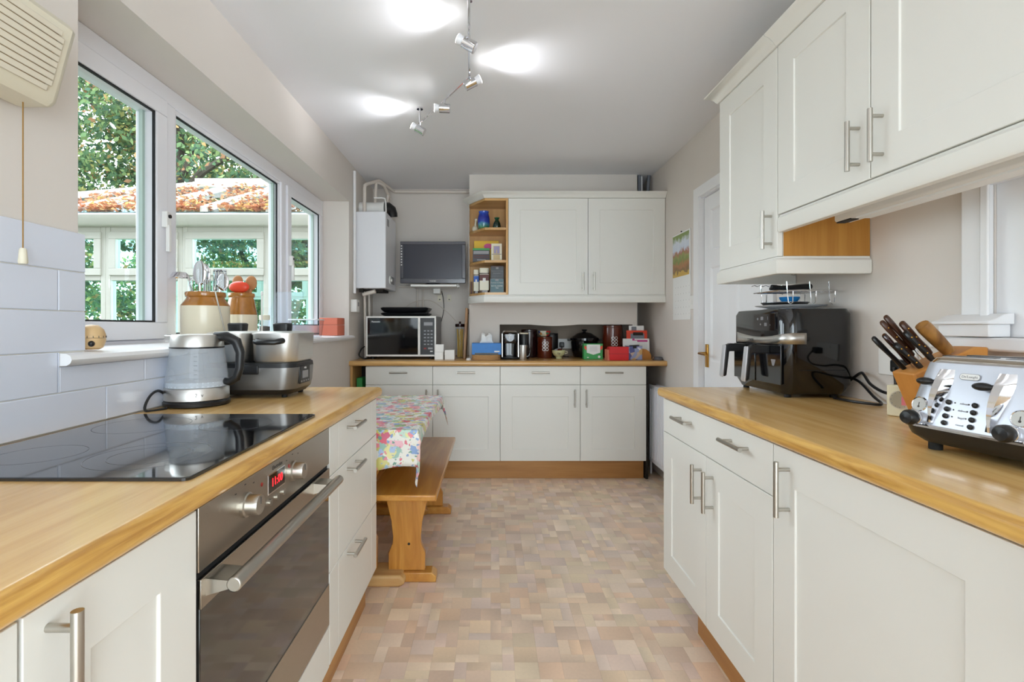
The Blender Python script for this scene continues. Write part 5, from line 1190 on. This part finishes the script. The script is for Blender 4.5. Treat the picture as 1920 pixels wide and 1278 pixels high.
for x0, x1, lab in ((-.158, -.008, 0), (.004, .166, 1)):
    p_ = MB().loft([(.124, x0+.012, x1-.008, .012, Dp-.01, .04), (.135, x0+.004, x1, .006, Dp-.004, .045), (.226, x0, x1+.004, .002, Dp, .05)], 7).build('pot', 'steel', mc)
    MB().loft([(.226, x0-.002, x1+.006, 0, Dp+.002, .05), (.231, x0-.002, x1+.006, 0, Dp+.002, .05), (.238, x0+.02, x1-.018, .022, Dp-.02, .04)], 7).build('lid', 'steel', p_)
    c_ = (x0+x1)/2; MB().loft([(.236, c_-.028, c_+.028, .085, .13, .008), (.264, c_-.03, c_+.03, .082, .134, .01), (.268, c_-.026, c_+.026, .086, .13, .01)], 4).build('lid_knob', 'black', p_)
    MB().tube([(c_-.045, .004, .205), (c_-.042, -.022, .203), (c_-.03, -.032, .20), (c_+.03, -.032, .20), (c_+.042, -.022, .203), (c_+.045, .004, .205)], .010, 10, flat=.8).build('side_handle', 'black', p_)
pn = box(W_-.0005, W_+.0065, .055, .15, .045, .112).build('control_panel', 'black', mc, .003); box(W_+.0065, W_+.0075, .075, .128, .065, .092).build('display', 'text_grey', pn); text('maker_lettering', 'ninja', .012, (W_+.0068, .102, .103), (90, 0, 90), 'text_white', pn)
for k in range(4): box(W_+.0065, W_+.0072, .062+.022*k, .072+.022*k, .052, .057).build('button', 'text_grey', pn)
for x_, y__ in ((-.12, .04), (.12, .04), (-.12, .19), (.12, .19)): MB().cyl((x_, y__, 0), (x_, y__, .014), .010, n=10).build('foot', 'rubber', mc)

# ================================================================== fan heater on the left wall
hh = thing('fan_heater', 'aged cream wall fan heater with slatted front and pull cord', 'heater', (XL+.001, .70, 1.632))
HL = .412
MB().prism([(0, 0), (.078, 0), (.090, .010), (.134, .165), (.128, .182), (.11, .186), (0, .186)], 0, HL, 'y').build('casing', 'creamPl', hh, .018, 4)
e1 = Vector((.044, 0, .155)).normalized(); nn = Vector((e1.z, 0, -e1.x)); o0 = Vector((.090, 0, .010))
def fp(t, n_, y): p = o0+e1*t+nn*n_; return (p.x, y, p.z)
def slab(t0, t1, n0, n1, y0, y1): return MB().add([fp(t0,n0,y0),fp(t1,n0,y0),fp(t1,n1,y0),fp(t0,n1,y0),fp(t0,n0,y1),fp(t1,n0,y1),fp(t1,n1,y1),fp(t0,n1,y1)], [(0,1,2,3),(7,6,5,4),(0,1,5,4),(1,2,6,5),(2,3,7,6),(3,0,4,7)])
slab(.0155, .1485, -.002, .0012, .0, HL-.046).build('grille_recess', 'amber', hh)
for k in range(10):
    t0 = .0145+.0135*k; slab(t0, t0+.0122, .001, .0045, .0, HL-.034-(.008 if k in (0, 9) else 0)).build('slat', 'slat', hh, .0012)
MB().cyl((.050, .24, -.0012), (.050, .24, .002), .024, n=20).build('underside_ring', 'text_white', hh); MB().cyl((.050, .24, -.0018), (.050, .24, .002), .018, n=20).build('underside_lens', 'amber', hh)
cd_ = MB().tube([(.045, .372, .002), (.045, .372, -.315)], .0013, 6).build('pull_cord', 'amber', hh); MB().lathe([(.005, -.315), (.0065, -.318), (.009, -.345), (.0075, -.349)], (.045, .372, 0), 12).build('cord_toggle', 'creamPl', cd_)

# ================================================================== right worktop
af = thing('air_fryer', 'black twin-drawer air fryer with silver handles', 'air fryer', (1.028, 2.135, ZT+.0005), -90)
AW, AD = .39, .255
MB().loft([(.012, .03, AW-.03, .02, AD-.02, .03), (.05, .004, AW-.002, .002, AD, .045), (.30, .004, AW-.002, .002, AD, .045), (.318, .01, AW-.008, .010, AD-.008, .045), (.322, .03, AW-.03, .03, AD-.03, .03)], 8).build('body', 'blackgloss', af)
def wrap(x0, x1, z0, top, off, n=36):
    """strip following the front and the near rounded corner; x0..x1 is arc length along the front"""
    def pos(s_):
        r_ = .045; xs = .049; xe = AW-.002-r_
        if s_ <= xe: return (s_, .002-off)
        a = (s_-xe)/r_
        if a < math.pi/2: return (xe+(r_+off)*math.sin(a), .002+r_-(r_+off)*math.cos(a))
        return (AW-.002+off, .002+r_+(s_-xe-r_*math.pi/2))
    m_ = MB(); v = []
    for i in range(n+1):
        s_ = x0+(x1-x0)*i/n; x, y = pos(s_); v += [(x, y, z0), (x, y, top((s_-x0)/(x1-x0)))]
    m_.add(v, [(2*i, 2*i+2, 2*i+3, 2*i+1) for i in range(n)], 0, True); return m_
sb = wrap(.05, AW+.055, .192, lambda u: .232-.016*math.sin(math.pi*min(1, u*1.15)), .0012).build('steel_band', 'steel', af, fix=False)
sm = sb.modifiers.new('t', 'SOLIDIFY'); sm.thickness = .001
text('maker_lettering', 'TOWER', .013, (.16, -.001, .203), FRONT, 'text_dark', af)
box(.185, .33, -.0005, .004, .24, .302).build('touch_display', 'glassblack', af)
for u, z_, s_ in ((.215, .285, 'o'), (.245, .285, '88'), (.285, .285, 'l'), (.235, .262, '+'), (.27, .262, '88'), (.3, .262, '-')): text('display_symbol', s_, .018, (u, -.0009, z_), FRONT, 'text_grey', af)
for u in (.03, .205): 
    dw = box(u, u+.165, -.0015, .004, .045, .186).build('drawer', 'blackgloss', af, .0015)
    c_ = u+.0825
    MB().prism([(0, .185), (-.062, .187), (-.080, .178), (-.092, .06), (-.086, .052), (-.077, .058), (-.066, .155), (0, .155)], c_-.013, c_+.013, 'x').build('drawer_grip', 'black', dw, .004)
    MB().prism([(-.081, .182), (-.0845, .178), (-.0965, .058), (-.092, .050), (-.0905, .056), (-.080, .175)], c_-.014, c_+.014, 'x').build('silver_grip_face', mat('silver_plastic', (190, 190, 194), .35, .3), dw, .003)
    MB().prism([(c_+.02, .135), (c_+.05, .135), (c_+.04, .112), (c_+.03, .112)], -.0025, -.001, 'y').build('window_mark', 'text_grey', dw)
for x_, y__ in ((.05, .04), (AW-.05, .04), (.05, AD-.05), (AW-.05, AD-.05)): MB().cyl((x_, y__, 0), (x_, y__, .02), .012, n=10).build('foot', 'rubber', af)
box(AW-.0025, AW-.001, .055, AD-.04, .10, .1015).build('side_seam', 'rubber', af)
AT = ZT+.3235
pl = tag(MB().lathe([(.07, 0), (.075, .002), (.118, .010), (.122, .013), (.112, .0125), (.07, .006), (1e-5, .005)], (1.158, 1.93, AT), 40).build('dinner_plate', 'white'), 'white plate lying on top of the air fryer', 'plate')
tr = thing('black_trivet', 'thin black round dish on the white plate', 'dish', (1.152, 1.955, AT+.0136)); MB().lathe([(.06, 0), (.075, .003), (.082, .010), (.078, .010), (.055, .005), (1e-5, .004)], n=32).build('dish', 'black', tr); MB().lathe([(.079, .010), (.084, .010), (.084, .0125), (.079, .0125)], n=32).build('rim', 'bezel', tr)
tag(MB().lathe([(.010, 0), (.024, .004), (.034, .018), (.036, .026), (.033, .026), (.022, .008), (1e-5, .006)], (1.162, 1.94, AT+.0205), 26).build('blue_bowl', 'bluebowl'), 'small blue bowl under the wire rack on the air fryer', 'bowl')
rk = thing('wire_rack', 'chrome wire rack with looped feet on top of the air fryer', 'rack', (1.16, 1.92, AT+.0128))
m_ = MB()
for k in range(9): m_.tube([(-.105+.002*k, -.09+.022*k, .052), (.0, -.09+.022*k, .052+.004*(k % 2)), (.115, -.09+.022*k, .052)], .0016, 6)
for x_ in (-.10, .11): m_.tube([(x_, -.09, .052), (x_, .09, .052)], .002, 6)
m_.build('grid', 'chrome', rk)
for x_ in (-.055, .03, .1):
    for y__ in (-.088, .088):
        MB().tube([(x_-.018, y__, .085), (x_-.016, y__, .05), (x_-.012, y__, .008), (x_-.004, y__, .0025), (x_+.004, y__, .008), (x_+.006, y__, .05)], .0018, 6).build('leg_loop', 'chrome', rk)
m_ = MB().tube([(-.11, .088, .08)]+[(-.11+.0115*k, .088, .080+.005*(k % 2)) for k in range(1, 20)]+[(.11, .088, .08)], .0016, 6); m_.build('wavy_rail', 'chrome', rk)
tg = thing('black_tongs', 'black handled tongs lying on the wire rack', 'tongs', (1.15, 1.90, AT+.072)); MB().tube([(-.08, 0, .012), (-.04, .004, .010), (.0, .01, .009), (.06, .012, .012), (.078, .012, .014)], [.008, .006, .010, .013, .010], 8).build('arm', 'black', tg); MB().tube([(-.07, .03, .006), (.0, .03, .006), (.08, .028, .008)], [.006, .006, .010], 8).build('arm', 'black', tg)
ft = thing('twin_socket', 'white twin socket on the wall behind the knife block', 'socket', (XR-.001, 1.514, .99)); box(-.008, 0, 0, .146, 0, .086).build('plate', 'whitePl', ft, .002)
box(-.045, -.008, .015, .055, .015, .055).build('plug', 'black', ft, .006); box(-.011, -.008, .09, .102, .06, .074).build('rocker', 'whitePl', ft)
tag(MB().cable([(1.2925, 1.86, .92), (1.2925, 1.80, .95), (1.285, 1.735, .985), (1.265, 1.69, .985), (1.25, 1.64, .958), (1.245, 1.58, .940), (1.243, 1.54, .945), (1.240, 1.525, .975), (1.2495, 1.545, 1.02)], .0048, 8).build('fryer_cable', 'black'), 'thick black cable curving along the wall from the air fryer', 'cable')
tag(MB().cable([(1.2925, 1.83, .97), (1.2925, 1.75, .955), (1.275, 1.66, .915), (1.255, 1.60, .899), (1.225, 1.605, .899), (1.20, 1.66, .899), (1.195, 1.735, .899)], .0045, 8).build('fryer_cable_loop', 'black'), 'black cable loop lying on the worktop behind the air fryer', 'cable')
# kitchen scale
ks = thing('kitchen_timer', 'square cream kitchen timer with pink pointer beside the toaster', 'timer', (1.150, 1.40, ZT+.0005), -58); box(-.032, .032, 0, .03, 0, .088).build('case', mat('ivory_plastic', (232, 226, 196), .4), ks, .004)
MB().lathe([(.0265, 0), (.0265, .0008), (.024, .001), (.024, 0)], (0, -.0012, .048), 26, axis='y').build('dial_ring', 'creamPl', ks); box(.004, .016, -.0022, .0, .034, .058).build('pointer', mat('pink_plastic', (232, 130, 140), .4), ks)
for k in range(12):
    a = R(30*k); box(.021*math.cos(a)-.001, .021*math.cos(a)+.001, -.0016, 0, .048+.021*math.sin(a)-.001, .048+.021*math.sin(a)+.001).build('minute_mark', 'text_grey', ks)
# knife block and knives
kb = thing('knife_block', 'slanted orange-brown wooden knife block behind the toaster', 'knife block', (1.14, 1.25, ZT+.0005))
MB().prism([(-.02, 0), (-.078, .135), (.077, .203), (.11, .203), (.11, 0)], 0, .072, 'y').build('block', 'blockwood', kb, .004)
def knife(label, tip, base, r, m_, rivets=False):
    tip, base = Vector(tip), Vector(base); d = (base-tip).normalized(); t = thing('kitchen_knife', label, 'knife', base, 0, 'knives in the wooden block'); a = tip-base
    MB().tube([a, a*.97, a*.8, a*.45, a*.12, (0, 0, 0)], [r*.7, r*.95, r*1.05, r*.85, r, r*.8], 10, flat=.62).build('handle', m_, t)
    MB().tube([-d*.0, d*.05], [r*.5, r*.5], 6, flat=.25).build('blade', 'chrome', t)
    if rivets:
        for q in (.25, .55, .82): MB().sphere((a*q)+Vector((-.002, -r*.62-.0004, -.001)), .0028, 8, 5).build('rivet', 'brass', t)
for lab, tp, bs, r_, m_, rv in (
    ('black slim knife handle lowest and furthest out of the block', (1.001, 1.305, 1.119), (1.085, 1.305, 1.036), .0095, 'black', False),
    ('dark wine knife handle just above the lowest one', (1.017, 1.29, 1.127), (1.084, 1.29, 1.054), .0095, 'darkjar', False),
    ('black riveted knife handle in the lower row of the block', (1.032, 1.272, 1.103), (1.100, 1.272, 1.042), .0105, 'black', True),
    ('long brown wooden knife handle in the upper row', (1.027, 1.31, 1.161), (1.110, 1.31, 1.073), .0100, 'handlewood', True),
    ('short brown wooden knife handle highest in the block', (1.037, 1.31, 1.175), (1.112, 1.31, 1.09), .0105, 'handlewood', False),
    ('broad brown riveted knife handle beside the highest one', (1.067, 1.295, 1.158), (1.142, 1.295, 1.078), .0125, 'handlewood', True),
    ('black riveted knife handle in the middle of the block', (1.060, 1.275, 1.134), (1.130, 1.275, 1.064), .0115, 'black', True)):
    knife(lab, tp, bs, r_, m_, rv)
kp = thing('sharpening_steel', 'sharpening steel with thick pale brown wooden handle in the block', 'sharpener', (1.172, 1.275, 1.084)); MB().tube([(-.069, 0, .069), (-.06, 0, .06), (-.03, 0, .03), (0, 0, 0)], [.016, .0175, .0165, .014], 12).build('handle', 'handlepale', kp); MB().tube([(0, 0, 0), (.04, 0, -.04)], .004, 8).build('rod', 'steelH', kp)
# toaster
to = thing('toaster', 'four-slice silver toaster with black knobs and chrome levers', 'toaster', (.885, 1.078, ZT+.0005), -79)
TW, TD = .262, .24
MB().loft([(.016, .02, TW-.02, .012, TD-.01, .04), (.03, .004, TW-.004, -.004, TD, .045), (.048, 0, TW, -.010, TD+.006, .045)], 8).build('base', 'black', to)
MB().loft([(.048, -.001, TW+.001, -.012, TD+.008, .045), (.052, -.001, TW+.001, -.012, TD+.008, .045), (.055, .001, TW-.001, -.009, TD+.005, .045)], 8).build('chrome_rim', 'chrome', to)
secs = []
for k in range(9):
    u = k/8; z_ = .055+.125*u; q = .022*u**1.4
    secs.append((z_, .003+q*.8, TW-.003-q*.8, -.006+.038*u**1.1, TD+.002-.030*u, .040-.006*u))
MB().loft(secs, 8).build('shell', 'toaststeel', to)
zt = .18; MB().loft([(zt, .0206, TW-.0206, .0315, TD-.028, .034), (zt+.008, .026, TW-.026, .040, TD-.034, .03), (zt+.012, .034, TW-.034, .05, TD-.042, .026)], 8).build('top_plate', 'chrome', to)
for c_, y0 in ((.075, .07), (.075, .135), (.187, .07), (.187, .135)): MB().loft([(zt+.0115, c_-.046, c_+.046, y0, y0+.03, .008), (zt+.0128, c_-.046, c_+.046, y0, y0+.03, .008)], 4).build('slot', 'black', to)
def fy(z_): u = (z_-.055)/.125; return -.006+.038*max(0, u)**1.1
def onface(u, z_, off=0): return (u, fy(z_)-off, z_)
for c_ in (.066, .168):
    # chrome teardrop cowl with dark slot and black paddle
    V = []; F = []; n = 14
    for i in range(n+1):
        z_ = .060+.108*i/n; wd = .006+.020*math.sin(math.pi*min(1, (i/n)**1.5*.62)); pr = .003+.016*math.sin(math.pi*min(1, (i/n)*.9+.02))
        V += [onface(c_, z_, -.001), onface(c_, z_, pr), onface(c_+wd*.55, z_, pr*.85), onface(c_+wd, z_, -.002)]
    for i in range(n):
        for q in range(3): F.append((4*i+q, 4*i+q+1, 4*i+q+5, 4*i+q+4))
    F += [(3, 2, 1, 0), (4*n, 4*n+1, 4*n+2, 4*n+3)]
    MB().add(V, F, 0, True).build('lever_cowl', 'chrome', to, fix=False)
    m_ = MB(); V = [];  F = []
    for i in range(n+1):
        z_ = .060+.100*i/n; V += [onface(c_-.006, z_, .0008), onface(c_, z_, .0008)]
    for i in range(n): F.append((2*i, 2*i+1, 2*i+3, 2*i+2))
    MB().add(V, F).build('lever_slot', 'rubber', to, fix=False)
    zz = .142; p = onface(c_-.012, zz, .012); MB().sphere((p[0]-.004, p[1]-.004, p[2]), 1, 14, 8, .016, .013, .0078).build('lever_paddle', 'black', to); MB().cyl(onface(c_-.003, zz, -.002), (p[0]+.006, p[1], p[2]), .004, n=8).build('lever_stem', 'black', to)
for c_ in (.032, .222):
    y_ = fy(.094); g_ = MB().lathe([(.0145, 0), (.016, .002), (.0145, .0035), (.013, .002)], (0, 0, 0), 24).build('gauge_ring', 'chrome', to); g_.location = (c_+(.006 if c_ < .1 else -.012), y_+.001, .092); g_.rotation_euler = (R(90-14), 0, 0)
    d_ = MB().lathe([(.0132, .0018), (.0132, .0028), (1e-5, .0029)], n=24).build('gauge_face', mat('gauge_dial', (196, 196, 192), .5), g_); box(-.0006, .0006, -.006, .004, .0029, .0034).build('gauge_needle', 'text_dark', g_); MB().cyl((0, -.005, .0028), (0, -.005, .0035), .0022, n=10).build('gauge_mark', 'text_dark', g_)
    k_ = MB().lathe([(.011, -.004), (.0145, .004), (.0145, .007), (.011, .009)], n=24).build('knob_ring', 'chrome', to); k_.location = (c_+(.006 if c_ < .1 else -.020), fy(.066), .066); k_.rotation_euler = (R(90), 0, 0)
    MB().lathe([(.012, .008), (.0158, .013), (.0158, .022), (.012, .029), (1e-5, .031)], n=24).build('knob', 'black', k_)
for q in range(4):
    for c_ in (.092, .138):
        z_ = .064+.0135*q; p = onface(c_, z_, .002); MB().sphere(p, .0052, 12, 7, sy=.7).build('button', 'black', to)
        if q: MB().sphere(onface(c_+(.011 if c_ < .1 else -.011), z_, .0003), .0016, 8, 5, sy=.4).build('pilot_dot', 'text_dark', to)
for q, s_ in enumerate(('cancel', 'bagel', 'defrost', 'reheat')): text('button_lettering', s_, .0055, (.119, fy(.064+.0135*q)-.0008, .064+.0135*q), (90-15, 0, 0), 'text_grey', to)
bd = MB().loft([(0, -.018, .018, -.0065, .0065, .006), (.0012, -.018, .018, -.0065, .0065, .006)], 6).build('badge', 'text_grey', to); bd.location = (.118, fy(.156)-.0006, .156); bd.rotation_euler = (R(90-16), 0, 0)
b2 = MB().loft([(.0012, -.0168, .0168, -.0054, .0054, .005), (.0015, -.0168, .0168, -.0054, .0054, .005)], 6).build('badge_face', 'text_white', bd); text('badge_lettering', "De'Longhi", .0068, (0, 0, .0017), (0, 0, 0), 'text_grey', bd)
for x_, y__ in ((.05, .03), (TW-.05, .03), (.05, TD-.04), (TW-.05, TD-.04)): MB().cyl((x_, y__, 0), (x_, y__, .018), .012, n=12).build('foot', 'rubber', to)

# ================================================================== ceiling spotlight track
tk = thing('spotlight_track', 'chrome zigzag spotlight rail with adjustable heads on the ceiling', 'ceiling light', (-.10, 2.20, 2.285))
O = Vector((-.10, 2.20, 2.285))
def L3(*p): return tuple(Vector(p)-O)
MB().tube([L3(-.05, 1.10, 2.285), L3(-.079, 1.72, 2.285), L3(-.102, 2.264, 2.285)], .0055, 8).build('rail', 'chrome', tk)
MB().tube([L3(-.102, 2.264, 2.285), L3(-.415, 2.80, 2.285)], .0055, 8).build('rail', 'chrome', tk)
MB().tube([L3(-.05, 1.10, 2.285), L3(.22, .55, 2.285)], .0055, 8).build('rail', 'chrome', tk)
MB().lathe([(.045, .085), (.045, .070), (.036, .062), (.01, .058), (.008, 0)], L3(-.076, 1.74, 2.285), 26).build('ceiling_rose', 'chrome', tk)
for x_, y__ in ((-.402, 2.78), (.21, .57)): MB().cyl(L3(x_, y__, 2.285), L3(x_, y__, 2.3695), .005, n=8).cyl(L3(x_, y__, 2.362), L3(x_, y__, 2.3695), .018, n=14).build('ceiling_stud', 'chrome', tk)
def head(x, y, z, ax, up, power, lit=True):
    d = Vector((ax, 0, up)).normalized(); c = Vector((x, y, z))
    MB().cyl(L3(x, y, 2.285), L3(x, y, z+.02), .005, n=8).build('stem', 'chrome', tk)
    h = MB().cyl(tuple(c-d*.028-O), tuple(c+d*.028-O), .0225, n=22).build('lamp_head', 'chrome', tk, .003)
    b0, b1 = c+d*.028-O, c+d*.050-O
    b = MB().cyl(b0, b1, .016, .0215, n=20).build('bulb', 'bulbbody', h)
    MB().cyl(b1, b1+d*.0012, .0195, n=20).build('bulb_face', 'bulb', b)
    li = bpy.data.lights.new('spotlight', 'SPOT'); li.energy = power; li.color = (.93, .95, 1.0); li.spot_size = R(100); li.spot_blend = 1.0; li.shadow_soft_size = .02
    lo = bpy.data.objects.new('spotlight', li); col.objects.link(lo); lo.location = c+d*.058; lo.rotation_euler = d.to_track_quat('-Z', 'Y').to_euler()
head(-.088, 1.94, 2.247, -1, .55, SPOT)
head(-.098, 2.275, 2.258, 1, .50, SPOT*1.15)
head(-.237, 2.50, 2.245, -1, .05, SPOT*.2)
head(-.398, 2.765, 2.240, -1, .55, SPOT)
head(-.062, 1.40, 2.247, 1, .5, SPOT)
head(.10, .80, 2.247, 1, .5, SPOT)
head(.19, .60, 2.247, -1, .5, SPOT)
